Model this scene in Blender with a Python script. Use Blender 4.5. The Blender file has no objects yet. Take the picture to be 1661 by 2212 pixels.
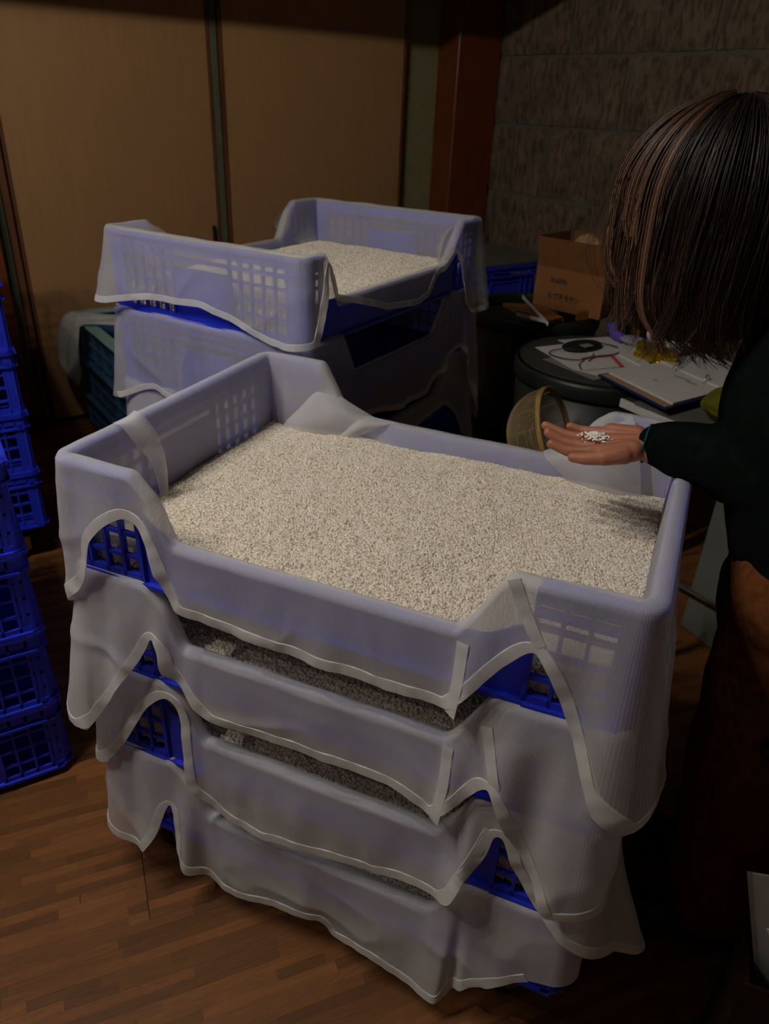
import bpy, bmesh, math, random
import numpy as np
from mathutils import Vector, Matrix, noise
random.seed(7); np.random.seed(7)
S = bpy.context.scene
COL = S.collection
# ------------------------------------------------------------------ camera, world, lamp, exposure
cam_d = bpy.data.cameras.new('camera'); cam = bpy.data.objects.new('camera', cam_d); COL.objects.link(cam)
rr = Vector((0.82124204, -0.56920831, 0.03953991)); uu = Vector((0.2464968, 0.41643012, 0.87511444)); ww = Vector((0.51458802, 0.70893431, -0.48229795))
CAM = Vector((-0.1904435, -1.10265434, 1.3783453))
cam.matrix_world = Matrix(((rr.x, uu.x, -ww.x, CAM.x), (rr.y, uu.y, -ww.y, CAM.y), (rr.z, uu.z, -ww.z, CAM.z), (0, 0, 0, 1)))
cam_d.sensor_fit = 'VERTICAL'; cam_d.sensor_height = 36.0; cam_d.sensor_width = 27.0
cam_d.lens = 1612.6 * 36.0 / 2212.0
cam_d.clip_start = 0.05
cam_d.dof.use_dof = True; cam_d.dof.focus_distance = 1.18; cam_d.dof.aperture_fstop = 5.6
S.camera = cam
wd = bpy.data.worlds.new('world'); S.world = wd; wd.use_nodes = True
wd.node_tree.nodes['Background'].inputs[0].default_value = (0.5, 0.6, 0.8, 1)
wd.node_tree.nodes['Background'].inputs[1].default_value = 0.01
S.view_settings.view_transform = 'Standard'; S.view_settings.look = 'None'
S.view_settings.gamma = 1.0; S.view_settings.use_curve_mapping = False
S.view_settings.exposure = 0.0
LAMP = Vector((-0.74, 0.10, 2.46))
def point(name, loc, power, rad, colr):
    d = bpy.data.lights.new(name, 'POINT'); d.energy = power; d.shadow_soft_size = rad; d.color = colr
    o = bpy.data.objects.new(name, d); COL.objects.link(o); o.location = loc; return o
for i in range(4):     # the bare fluorescent tube of the ceiling lamp, lit along its length
    point('tube_light', (LAMP.x - 0.45 + 0.3 * i, LAMP.y, LAMP.z), 17.0, 0.03, (1.0, 0.94, 0.86))

# ------------------------------------------------------------------ helpers
def setp(o, label=None, cat=None, group=None, kind=None):
    if label: o['label'] = label
    if cat: o['category'] = cat
    if group: o['group'] = group
    if kind: o['kind'] = kind
    return o
def mesh_obj(name, verts, faces, mat, parent=None, uvs=None, smooth=False):
    me = bpy.data.meshes.new(name); me.from_pydata([tuple(v) for v in verts], [], [tuple(f) for f in faces])
    if uvs is not None:
        ul = me.uv_layers.new(name='uv'); li = np.empty(len(me.loops), dtype=np.int32); me.loops.foreach_get('vertex_index', li)
        ul.data.foreach_set('uv', np.asarray(uvs, dtype=np.float32)[li].ravel())
    if smooth: me.polygons.foreach_set('use_smooth', [True] * len(me.polygons))
    if mat: me.materials.append(mat)
    o = bpy.data.objects.new(name, me); COL.objects.link(o)
    if parent: o.parent = parent
    return o
def empty(name, loc, rz=0.0):
    o = bpy.data.objects.new(name, None); COL.objects.link(o); o.location = loc; o.rotation_euler = (0, 0, rz); o.empty_display_size = 0.1
    return o
class MB:
    def __init__(s): s.v = []; s.f = []
    def add(s, vs, fs):
        n = len(s.v); s.v += [tuple(v) for v in vs]; s.f += [tuple(i + n for i in f) for f in fs]; return s
    def box(s, x0, x1, y0, y1, z0, z1, M=None):
        vs = [Vector((x, y, z)) for x in (x0, x1) for y in (y0, y1) for z in (z0, z1)]
        if M: vs = [M @ v for v in vs]
        return s.add(vs, [(0, 1, 3, 2), (4, 6, 7, 5), (0, 4, 5, 1), (2, 3, 7, 6), (0, 2, 6, 4), (1, 5, 7, 3)])
    def prism(s, poly, a0, a1, axis=1, M=None):
        # poly: (p,q) pairs; axis=1: p->x q->z extruded in y ; axis=0: p->y q->z extruded in x ; axis=2: p->x q->y extruded in z
        n = len(poly); vs = []
        for a in (a0, a1):
            for p, q in poly:
                v = Vector((p, a, q)) if axis == 1 else (Vector((a, p, q)) if axis == 0 else Vector((p, q, a)))
                vs.append(M @ v if M else v)
        fs = [tuple(range(n - 1, -1, -1)), tuple(range(n, 2 * n))] + [(i, (i + 1) % n, n + (i + 1) % n, n + i) for i in range(n)]
        return s.add(vs, fs)
    def tube(s, pts, rad, seg=8, closed=False, cap=True):
        pts = [Vector(p) for p in pts]; n = len(pts); rads = rad if hasattr(rad, '__len__') else [rad] * n
        ref = Vector((0, 0, 1)); rings = []; N = None
        for i, p in enumerate(pts):
            a = pts[(i - 1) % n] if (closed or i > 0) else p; b = pts[(i + 1) % n] if (closed or i < n - 1) else p
            t = (b - a).normalized() if (b - a).length > 1e-9 else Vector((0, 0, 1))
            if N is None:
                N = t.cross(ref);
                if N.length < 1e-3: N = t.cross(Vector((1, 0, 0)))
            N = (N - t * N.dot(t)).normalized(); B = t.cross(N)
            rings.append([p + (N * math.cos(2 * math.pi * k / seg) + B * math.sin(2 * math.pi * k / seg)) * rads[i] for k in range(seg)])
        vs = [v for r in rings for v in r]; fs = []
        m = n if closed else n - 1
        for i in range(m):
            j = (i + 1) % n
            for k in range(seg):
                fs.append((i * seg + k, i * seg + (k + 1) % seg, j * seg + (k + 1) % seg, j * seg + k))
        if cap and not closed: fs += [tuple(range(seg - 1, -1, -1)), tuple((n - 1) * seg + k for k in range(seg))]
        return s.add(vs, fs)
    def lathe(s, prof, seg=32, M=None, close=False):
        vs = []
        for r, z in prof:
            for k in range(seg):
                a = 2 * math.pi * k / seg; v = Vector((r * math.cos(a), r * math.sin(a), z)); vs.append(M @ v if M else v)
        fs = []; n = len(prof)
        for i in range(n if close else n - 1):
            j = (i + 1) % n
            for k in range(seg): fs.append((i * seg + k, i * seg + (k + 1) % seg, j * seg + (k + 1) % seg, j * seg + k))
        return s.add(vs, fs)
    def ell(s, c, r, seg=16, rings=10, M=None):
        vs = []; fs = []
        for i in range(rings + 1):
            t = math.pi * i / rings
            for k in range(seg):
                a = 2 * math.pi * k / seg
                v = Vector((c[0] + r[0] * math.sin(t) * math.cos(a), c[1] + r[1] * math.sin(t) * math.sin(a), c[2] + r[2] * math.cos(t)))
                vs.append(M @ v if M else v)
        for i in range(rings):
            for k in range(seg): fs.append((i * seg + k, (i + 1) * seg + k, (i + 1) * seg + (k + 1) % seg, i * seg + (k + 1) % seg))
        return s.add(vs, fs)
    def capsule(s, a, b, ra, rb, seg=14):
        a = Vector(a); b = Vector(b); d = (b - a); L = d.length; t = d.normalized()
        pts = []; rs = []
        for k in range(6):
            an = math.pi / 2 * k / 6; pts.append(a - t * ra * math.cos(an)); rs.append(max(ra * math.sin(an), 1e-4))
        n = max(2, int(L / 0.02))
        for k in range(n + 1): pts.append(a + d * (k / n)); rs.append(ra + (rb - ra) * k / n)
        for k in range(1, 7):
            an = math.pi / 2 * k / 6; pts.append(b + t * rb * math.sin(an)); rs.append(max(rb * math.cos(an), 1e-4))
        return s.tube(pts, rs, seg)
    def build(s, name, mat, parent=None, smooth=False, bevel=0.0):
        o = mesh_obj(name, s.v, s.f, mat, parent, smooth=smooth)
        bm = bmesh.new(); bm.from_mesh(o.data); bmesh.ops.recalc_face_normals(bm, faces=bm.faces)
        if bevel > 0:
            bmesh.ops.bevel(bm, geom=[e for e in bm.edges], offset=bevel, segments=1, affect='EDGES', clamp_overlap=True)
        bm.to_mesh(o.data); bm.free(); return o
def cat_rom(P, n=8):
    P = [np.array(p, float) for p in P]; out = []
    for i in range(len(P) - 1):
        p0 = P[max(i - 1, 0)]; p1 = P[i]; p2 = P[i + 1]; p3 = P[min(i + 2, len(P) - 1)]
        for k in range(n):
            t = k / n
            out.append(0.5 * ((2 * p1) + (-p0 + p2) * t + (2 * p0 - 5 * p1 + 4 * p2 - p3) * t * t + (-p0 + 3 * p1 - 3 * p2 + p3) * t ** 3))
    out.append(P[-1]); return out

# ------------------------------------------------------------------ materials
def mat_base(name):
    m = bpy.data.materials.new(name); m.use_nodes = True; nt = m.node_tree
    return m, nt, nt.nodes['Principled BSDF'], nt.nodes['Material Output']
def plain(name, colr, rough=0.6, spec=0.5, noise_scale=0, var=0.15, bump=0.0, metal=0.0, coords='Object', stretch=(1, 1, 1)):
    m, nt, b, out = mat_base(name)
    b.inputs['Roughness'].default_value = rough; b.inputs['Specular IOR Level'].default_value = spec; b.inputs['Metallic'].default_value = metal
    b.inputs['Base Color'].default_value = (*colr, 1)
    if noise_scale:
        tc = nt.nodes.new('ShaderNodeTexCoord'); mp = nt.nodes.new('ShaderNodeMapping'); mp.inputs['Scale'].default_value = stretch
        nz = nt.nodes.new('ShaderNodeTexNoise'); nz.inputs['Scale'].default_value = noise_scale; nz.inputs['Detail'].default_value = 6
        rp = nt.nodes.new('ShaderNodeValToRGB')
        rp.color_ramp.elements[0].position = 0.3; rp.color_ramp.elements[1].position = 0.7
        rp.color_ramp.elements[0].color = (*[c * (1 - var) for c in colr], 1); rp.color_ramp.elements[1].color = (*[min(1, c * (1 + var)) for c in colr], 1)
        nt.links.new(tc.outputs[coords], mp.inputs['Vector']); nt.links.new(mp.outputs[0], nz.inputs['Vector'])
        nt.links.new(nz.outputs['Fac'], rp.inputs['Fac']); nt.links.new(rp.outputs[0], b.inputs['Base Color'])
        if bump:
            bp = nt.nodes.new('ShaderNodeBump'); bp.inputs['Strength'].default_value = bump; bp.inputs['Distance'].default_value = 0.004
            nt.links.new(nz.outputs['Fac'], bp.inputs['Height']); nt.links.new(bp.outputs[0], b.inputs['Normal'])
    return m
def cloth_mat(name, colr, transp, period=0.0021):
    m, nt, b, out = mat_base(name); nt.nodes.remove(b)
    N = nt.nodes.new; L = nt.links.new
    uv = N('ShaderNodeTexCoord'); sep = N('ShaderNodeSeparateXYZ'); L(uv.outputs['UV'], sep.inputs[0])
    def wave(sock):
        mu = N('ShaderNodeMath'); mu.operation = 'MULTIPLY'; mu.inputs[1].default_value = 2 * math.pi / period; L(sock, mu.inputs[0])
        si = N('ShaderNodeMath'); si.operation = 'SINE'; L(mu.outputs[0], si.inputs[0]); return si.outputs[0]
    a, c = wave(sep.outputs[0]), wave(sep.outputs[1])
    mx = N('ShaderNodeMath'); mx.operation = 'MAXIMUM'; L(a, mx.inputs[0]); L(c, mx.inputs[1])
    nz = N('ShaderNodeTexNoise'); nz.inputs['Scale'].default_value = 9; nz.inputs['Detail'].default_value = 4; L(uv.outputs['UV'], nz.inputs['Vector'])
    # transparency between threads
    mr = N('ShaderNodeMapRange'); mr.inputs[1].default_value = -0.6; mr.inputs[2].default_value = 0.9
    mr.inputs[3].default_value = min(0.95, transp * 1.45); mr.inputs[4].default_value = transp * 0.82; L(mx.outputs[0], mr.inputs[0])
    bp = N('ShaderNodeBump'); bp.inputs['Strength'].default_value = 0.22; bp.inputs['Distance'].default_value = 0.0006; L(mx.outputs[0], bp.inputs['Height'])
    ng = N('ShaderNodeMapRange'); ng.inputs[3].default_value = 0.88; ng.inputs[4].default_value = 1.08; L(nz.outputs['Fac'], ng.inputs[0])
    vm = N('ShaderNodeMix'); vm.data_type = 'RGBA'; vm.blend_type = 'MULTIPLY'; vm.inputs[0].default_value = 1.0
    vm.inputs[6].default_value = (*colr, 1); L(ng.outputs[0], vm.inputs[7])
    df = N('ShaderNodeBsdfDiffuse'); tl = N('ShaderNodeBsdfTranslucent'); tr = N('ShaderNodeBsdfTransparent')
    L(vm.outputs[2], df.inputs[0]); L(vm.outputs[2], tl.inputs[0]); L(bp.outputs[0], df.inputs['Normal'])
    m1 = N('ShaderNodeMixShader'); m1.inputs[0].default_value = 0.27; L(df.outputs[0], m1.inputs[1]); L(tl.outputs[0], m1.inputs[2])
    m2 = N('ShaderNodeMixShader'); L(mr.outputs[0], m2.inputs[0]); L(m1.outputs[0], m2.inputs[1]); L(tr.outputs[0], m2.inputs[2])
    L(m2.outputs[0], out.inputs['Surface']); return m
def wood(name, colr, scale=(1, 1, 1), var=0.25, rough=0.45, objrand=0.0, spec=0.4, nscale=6.0):
    m, nt, b, out = mat_base(name); N = nt.nodes.new; L = nt.links.new
    b.inputs['Roughness'].default_value = rough; b.inputs['Specular IOR Level'].default_value = spec
    tc = N('ShaderNodeTexCoord'); mp = N('ShaderNodeMapping'); mp.inputs['Scale'].default_value = scale; L(tc.outputs['Object'], mp.inputs['Vector'])
    nz = N('ShaderNodeTexNoise'); nz.inputs['Scale'].default_value = nscale; nz.inputs['Detail'].default_value = 8; nz.inputs['Roughness'].default_value = 0.6
    oi = N('ShaderNodeObjectInfo'); ad = N('ShaderNodeVectorMath'); ad.operation = 'ADD'; sc = N('ShaderNodeMath'); sc.operation = 'MULTIPLY'; sc.inputs[1].default_value = 40
    ge = N('ShaderNodeNewGeometry'); sm_ = N('ShaderNodeMath'); sm_.operation = 'ADD'; fr_ = N('ShaderNodeMath'); fr_.operation = 'FRACT'
    L(oi.outputs['Random'], sm_.inputs[0]); L(ge.outputs['Random Per Island'], sm_.inputs[1]); L(sm_.outputs[0], fr_.inputs[0])
    L(fr_.outputs[0], sc.inputs[0]); L(mp.outputs[0], ad.inputs[0]); L(sc.outputs[0], ad.inputs[1]); L(ad.outputs[0], nz.inputs['Vector'])
    rp = N('ShaderNodeValToRGB'); rp.color_ramp.elements[0].position = 0.3; rp.color_ramp.elements[1].position = 0.72
    rp.color_ramp.elements[0].color = (*[c * (1 - var) for c in colr], 1); rp.color_ramp.elements[1].color = (*[c * (1 + var) for c in colr], 1)
    L(nz.outputs['Fac'], rp.inputs['Fac'])
    mr = N('ShaderNodeMapRange'); mr.inputs[3].default_value = 1 - objrand; mr.inputs[4].default_value = 1 + objrand; L(fr_.outputs[0], mr.inputs[0])
    mx = N('ShaderNodeMix'); mx.data_type = 'RGBA'; mx.blend_type = 'MULTIPLY'; mx.inputs[0].default_value = 1; L(rp.outputs[0], mx.inputs[6]); L(mr.outputs[0], mx.inputs[7])
    L(mx.outputs[2], b.inputs['Base Color'])
    bp = N('ShaderNodeBump'); bp.inputs['Strength'].default_value = 0.15; bp.inputs['Distance'].default_value = 0.002; L(nz.outputs['Fac'], bp.inputs['Height']); L(bp.outputs[0], b.inputs['Normal'])
    return m
M_BLUE = plain('blue_plastic', (0.016, 0.034, 0.60), 0.42, 0.5, 14, 0.12)
M_LBLUE = plain('pale_blue_plastic', (0.045, 0.12, 0.24), 0.5, 0.5, 12, 0.15)
M_MINT = plain('mint_plastic', (0.30, 0.48, 0.46), 0.5, 0.4, 12, 0.1)
M_CLOTH = cloth_mat('woven_cloth', (0.87, 0.87, 0.87), 0.39, 0.0028)
M_CLOTH2 = cloth_mat('woven_cloth_fine', (0.87, 0.87, 0.87), 0.27, 0.0024)
M_CLOTH3 = cloth_mat('woven_cloth_sheer', (0.86, 0.86, 0.86), 0.50, 0.0024)
M_HEM = cloth_mat('cloth_hem', (0.84, 0.84, 0.82), 0.05, 0.0020)
def grain_mat():
    m, nt, b, out = mat_base('koji_grain'); N = nt.nodes.new; L = nt.links.new
    oi = N('ShaderNodeObjectInfo'); rp = N('ShaderNodeValToRGB'); e = rp.color_ramp.elements
    e[0].color = (0.58, 0.48, 0.35, 1); e[1].color = (0.94, 0.88, 0.78, 1); e[1].position = 0.85
    x = e.new(0.3); x.color = (0.80, 0.72, 0.60, 1)
    L(oi.outputs['Random'], rp.inputs['Fac']); L(rp.outputs[0], b.inputs['Base Color']); b.inputs['Roughness'].default_value = 0.8; b.inputs['Specular IOR Level'].default_value = 0.15
    return m
M_GRAIN = grain_mat()
M_RICEBASE = plain('koji_base_shaded', (0.46, 0.38, 0.28), 0.9, 0.1, 300, 0.3)  # darker than the grains, so the gaps between them read as shade
M_GRAINW = plain('koji_grain_white', (0.92, 0.88, 0.80), 0.7, 0.2)
M_BLACK = plain('black_rubber', (0.012, 0.012, 0.013), 0.6, 0.3)
M_TUB = plain('black_tub_plastic', (0.012, 0.017, 0.014), 0.45, 0.5, 10, 0.2)
M_STEEL = plain('steel', (0.55, 0.56, 0.57), 0.3, 0.5, 30, 0.08, metal=1.0)
M_DOOR = wood('plywood_door', (0.42, 0.225, 0.092), (9, 9, 0.7), 0.06, 0.5, 0.06)
M_DOORED = wood('door_edge_wood', (0.16, 0.06, 0.025), (6, 6, 0.5), 0.25, 0.5)
M_POST = wood('orange_wood_post', (0.17, 0.040, 0.010), (14, 14, 0.8), 0.3, 0.4)
M_PLASTER = plain('olive_plaster', (0.27, 0.25, 0.115), 0.85, 0.2, 40, 0.08, 0.2)
M_GREENTRIM = plain('grey_green_trim', (0.12, 0.135, 0.075), 0.6, 0.3, 20, 0.1)
M_CEIL = plain('dark_ceiling_board', (0.10, 0.07, 0.045), 0.8, 0.2, 8, 0.2)
M_DARKWALL = plain('beige_wall_board', (0.22, 0.19, 0.16), 0.8, 0.2, 8, 0.2)
M_PLANK = wood('floor_plank_wood', (0.165, 0.066, 0.021), (3.0, 40, 40), 0.22, 0.50, 0.34, 0.22)
M_SUBFLOOR = plain('dark_floor_joint', (0.07, 0.03, 0.012), 0.8)
M_CARD = plain('cardboard', (0.24, 0.105, 0.035), 0.8, 0.2, 25, 0.08)
M_CARDIN = plain('cardboard_inside', (0.17, 0.07, 0.02), 0.85, 0.2, 25, 0.1)
M_INK = plain('blue_black_ink', (0.012, 0.016, 0.035), 0.7, 0.2)
M_PAPER = plain('white_paper', (0.62, 0.61, 0.58), 0.8, 0.2, 12, 0.04)
M_NAVY = plain('navy_binder', (0.012, 0.018, 0.11), 0.45, 0.4, 20, 0.1)
M_TAN = plain('tan_board', (0.32, 0.22, 0.12), 0.8, 0.2, 20, 0.1)
M_BAMBOO = plain('bamboo', (0.34, 0.24, 0.12), 0.5, 0.4, 30, 0.2)
M_BAMBOOR = plain('bamboo_rim', (0.36, 0.22, 0.07), 0.5, 0.4, 30, 0.2)
M_SKIN = plain('skin', (0.38, 0.15, 0.088), 0.5, 0.35, 45, 0.14, 0.05)
M_SWEAT = plain('black_green_knit', (0.0035, 0.0055, 0.005), 0.95, 0.03, 80, 0.3, 0.3)
M_TEAL = plain('teal_cuff_trim', (0.0, 0.06, 0.08), 0.7, 0.2)
M_TROUS = plain('brown_corduroy', (0.11, 0.038, 0.012), 0.9, 0.05, 60, 0.3, 0.3)
M_GREYB = plain('grey_board', (0.11, 0.11, 0.095), 0.8, 0.2, 12, 0.1)
M_WHITEB = plain('shaded_white_plastic', (0.14, 0.145, 0.12), 0.6, 0.3, 12, 0.06)  # white box, its colour darkened for the shade it stands in
M_GOLD = plain('gold_foil', (0.62, 0.42, 0.03), 0.28, 0.6, 30, 0.2, 0.4, metal=0.8)
M_PURPLE = plain('purple_plastic', (0.12, 0.08, 0.45), 0.35, 0.5, 20, 0.1)
M_RED = plain('red_print', (0.52, 0.10, 0.07), 0.7, 0.2)
M_OLIVE = plain('olive_cloth', (0.11, 0.11, 0.008), 0.85, 0.1, 30, 0.2, 0.2)
M_ORANGE = plain('orange_plastic', (0.5, 0.16, 0.01), 0.5, 0.4)
M_LAMPM = plain('lamp_housing', (0.5, 0.5, 0.48), 0.6, 0.3)

# stone block material: rough tuff with darker pits
def stone_mat():
    m, nt, b, out = mat_base('tuff_stone'); N = nt.nodes.new; L = nt.links.new
    b.inputs['Roughness'].default_value = 0.95; b.inputs['Specular IOR Level'].default_value = 0.1
    tc = N('ShaderNodeTexCoord'); oi = N('ShaderNodeObjectInfo'); ad = N('ShaderNodeVectorMath'); ad.operation = 'ADD'
    sc = N('ShaderNodeMath'); sc.operation = 'MULTIPLY'; sc.inputs[1].default_value = 20; L(oi.outputs['Random'], sc.inputs[0])
    L(tc.outputs['Object'], ad.inputs[0]); L(sc.outputs[0], ad.inputs[1])
    n1 = N('ShaderNodeTexNoise'); n1.inputs['Scale'].default_value = 7; n1.inputs['Detail'].default_value = 8; n1.inputs['Roughness'].default_value = 0.7
    mp = N('ShaderNodeMapping'); mp.inputs['Scale'].default_value = (1, 2.2, 0.8); L(ad.outputs[0], mp.inputs['Vector'])
    n2 = N('ShaderNodeTexNoise'); n2.inputs['Scale'].default_value = 22; n2.inputs['Detail'].default_value = 6
    L(ad.outputs[0], n1.inputs['Vector']); L(mp.outputs[0], n2.inputs['Vector'])
    r1 = N('ShaderNodeValToRGB'); r1.color_ramp.elements[0].position = 0.36; r1.color_ramp.elements[1].position = 0.6
    r1.color_ramp.elements[0].color = (0.125, 0.092, 0.060, 1); r1.color_ramp.elements[1].color = (0.20, 0.15, 0.105, 1)
    r2 = N('ShaderNodeValToRGB'); r2.color_ramp.elements[0].position = 0.38; r2.color_ramp.elements[1].position = 0.52
    r2.color_ramp.elements[0].color = (0.54, 0.50, 0.45, 1); r2.color_ramp.elements[1].color = (1, 1, 1, 1)
    L(n1.outputs['Fac'], r1.inputs['Fac']); L(n2.outputs['Fac'], r2.inputs['Fac'])
    mx = N('ShaderNodeMix'); mx.data_type = 'RGBA'; mx.blend_type = 'MULTIPLY'; mx.inputs[0].default_value = 0.85
    L(r1.outputs[0], mx.inputs[6]); L(r2.outputs[0], mx.inputs[7]); L(mx.outputs[2], b.inputs['Base Color'])
    bp = N('ShaderNodeBump'); bp.inputs['Strength'].default_value = 0.8; bp.inputs['Distance'].default_value = 0.012; L(n2.outputs['Fac'], bp.inputs['Height']); L(bp.outputs[0], b.inputs['Normal'])
    return m
M_STONE = stone_mat()
M_MORTAR = plain('grey_mortar', (0.13, 0.12, 0.092), 0.95, 0.1, 60, 0.15, 0.3)
def hair_mat():
    m, nt, b, out = mat_base('dark_brown_hair'); N = nt.nodes.new; L = nt.links.new
    b.inputs['Roughness'].default_value = 0.48; b.inputs['Specular IOR Level'].default_value = 0.32
    at = N('ShaderNodeAttribute'); at.attribute_name = 'tint'
    rp = N('ShaderNodeValToRGB'); rp.color_ramp.elements[0].color = (0.010, 0.006, 0.004, 1); rp.color_ramp.elements[1].color = (0.28, 0.145, 0.085, 1)
    rp.color_ramp.elements[0].position = 0.1; rp.color_ramp.elements[1].position = 1.0
    L(at.outputs['Fac'], rp.inputs['Fac']); L(rp.outputs[0], b.inputs['Base Color']); return m
M_HAIR = hair_mat()
def clear_mat():
    m, nt, b, out = mat_base('clear_plastic'); N = nt.nodes.new; L = nt.links.new
    tr = N('ShaderNodeBsdfTransparent'); mx = N('ShaderNodeMixShader'); mx.inputs[0].default_value = 0.35
    b.inputs['Base Color'].default_value = (0.5, 0.52, 0.5, 1); b.inputs['Roughness'].default_value = 0.25
    L(tr.outputs[0], mx.inputs[1]); L(b.outputs[0], mx.inputs[2]); L(mx.outputs[0], out.inputs['Surface']); return m
M_CLEAR = clear_mat()

# ------------------------------------------------------------------ the room
XS, YD, XL, YF, ZC = 2.908, 2.43, -2.2, -2.6, 2.85
def struct(o): o['kind'] = 'structure'; return o
struct(MB().box(XL, 2.613, YD + 0.035, YD + 0.15, 0, ZC).build('wall_back', M_PLASTER))
struct(MB().box(XL - 0.12, XL, YF, YD + 0.15, 0, ZC).build('wall_left', M_DARKWALL))
struct(MB().box(XL - 0.12, XS + 0.3, YF - 0.12, YF, 0, ZC).build('wall_front', M_DARKWALL))
struct(MB().box(XL - 0.12, XS + 0.3, YF - 0.12, YD + 0.15, ZC, ZC + 0.1).build('ceiling', M_CEIL))
# sliding door panels of plywood with dark edges
def door(name, x0, x1, ytop):
    d = struct(MB().box(x0, x1, ytop, ytop + 0.03, 0.012, 2.05).build(name, M_DOOR, bevel=0.002))
    for a, b in ((x0 - 0.012, x0 - 0.0005), (x1 + 0.0005, x1 + 0.012)):
        MB().box(a, b, ytop - 0.004, ytop + 0.03, 0.012, 2.05).build('door_edge_strip', M_DOORED, d)
    return d
d1 = door('door_1', 0.452, 1.322, YD); d2 = door('door_2', 1.388, 2.358, YD - 0.012)
h = MB(); h.box(1.291, 1.301, YD - 0.022, YD - 0.0005, 0.745, 0.83).build('door_handle', M_BLACK, d1, bevel=0.002)
MB().box(1.2905, 1.3015, YD - 0.024, YD - 0.0005, 0.742, 0.762).build('handle_plate', M_STEEL, d1, bevel=0.002)
struct(MB().box(1.338, 1.372, YD + 0.0, YD + 0.034, 0, 2.3).build('trim_1', M_GREENTRIM, bevel=0.004))
struct(MB().box(0.405, 0.432, YD - 0.006, YD + 0.034, 0, 2.3).build('trim_2', M_DOORED, bevel=0.003))
struct(MB().box(0.365, 0.402, YD + 0.0, YD + 0.034, 0.0, 2.3).build('trim_3', M_GREENTRIM, bevel=0.003))
struct(MB().box(0.20, 0.352, YD - 0.10, YD + 0.034, 0.0, 2.5).build('trim_4', M_POST, bevel=0.004))
struct(MB().box(2.615, 2.90, YD - 0.125, YD + 0.15, 0.0, ZC).build('trim_5', M_POST, bevel=0.005))   # corner post
struct(MB().box(XL, 2.6, 1.50, 1.64, 1.962, 2.35).build('trim_6', M_POST, bevel=0.004))             # beam above the frame
# stone wall: mortar core and single blocks
wr = struct(MB().box(XS + 0.014, XS + 0.3, YF, YD + 0.15, 0, ZC).build('wall_right', M_MORTAR))
def stone_block(y0, y1, z0, z1):
    g = 0.009; ny = max(4, int((y1 - y0) / 0.045)); nz_ = max(3, int((z1 - z0) / 0.045)); vs = []; fs = []
    sd = random.uniform(0, 100); pr = random.uniform(0, 0.006)
    for i in range(ny + 1):
        for j in range(nz_ + 1):
            y = y0 + g + (y1 - y0 - 2 * g) * i / ny; z = z0 + g + (z1 - z0 - 2 * g) * j / nz_
            e = min(i, ny - i, j, nz_ - j)
            if e == 0:
                y += noise.noise(Vector((sd, y * 17, z * 17))) * 0.005; z += noise.noise(Vector((sd + 9, y * 17, z * 17))) * 0.005
            x = XS - pr + (0.010 if e == 0 else 0.0) + noise.noise(Vector((sd, y * 9, z * 9))) * 0.006
            vs.append((x, y, z))
    w = nz_ + 1
    for i in range(ny):
        for j in range(nz_): fs.append((i * w + j, i * w + j + 1, (i + 1) * w + j + 1, (i + 1) * w + j))
    n = len(vs); ring = [(i, 0) for i in range(ny)] + [(ny, j) for j in range(nz_)] + [(i, nz_) for i in range(ny, 0, -1)] + [(0, j) for j in range(nz_, 0, -1)]
    for (i, j) in ring:
        v = vs[i * w + j]; vs.append((XS + 0.02, v[1], v[2]))
    R_ = len(ring)
    for k in range(R_):
        a = ring[k][0] * w + ring[k][1]; b_ = ring[(k + 1) % R_][0] * w + ring[(k + 1) % R_][1]
        fs.append((a, b_, n + (k + 1) % R_, n + k))
    return mesh_obj('stone_block', vs, fs, M_STONE, wr, smooth=False)
zs = [0.0, 0.31, 0.635, 0.96, 1.292, 1.60, 1.925, 2.25, 2.57, 2.85]
offs = [1.92, 1.50, 1.925, 1.925, 1.475, 1.85, 1.49, 1.06, 1.45]
offs = [1.55, 1.92, 1.55, 1.922, 1.475, 1.84, 1.49, 1.86, 1.5]
for r_ in range(len(zs) - 1):
    ys = [YD - 0.02]; y = offs[r_]; 
    if r_ == 4: ys = [YD - 0.02, 2.235]
    while y > -0.9: ys.append(y); y -= 0.78
    ys.append(y)
    for a, b in zip(ys[:-1], ys[1:]): stone_block(b, a, zs[r_], zs[r_ + 1])
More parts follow.
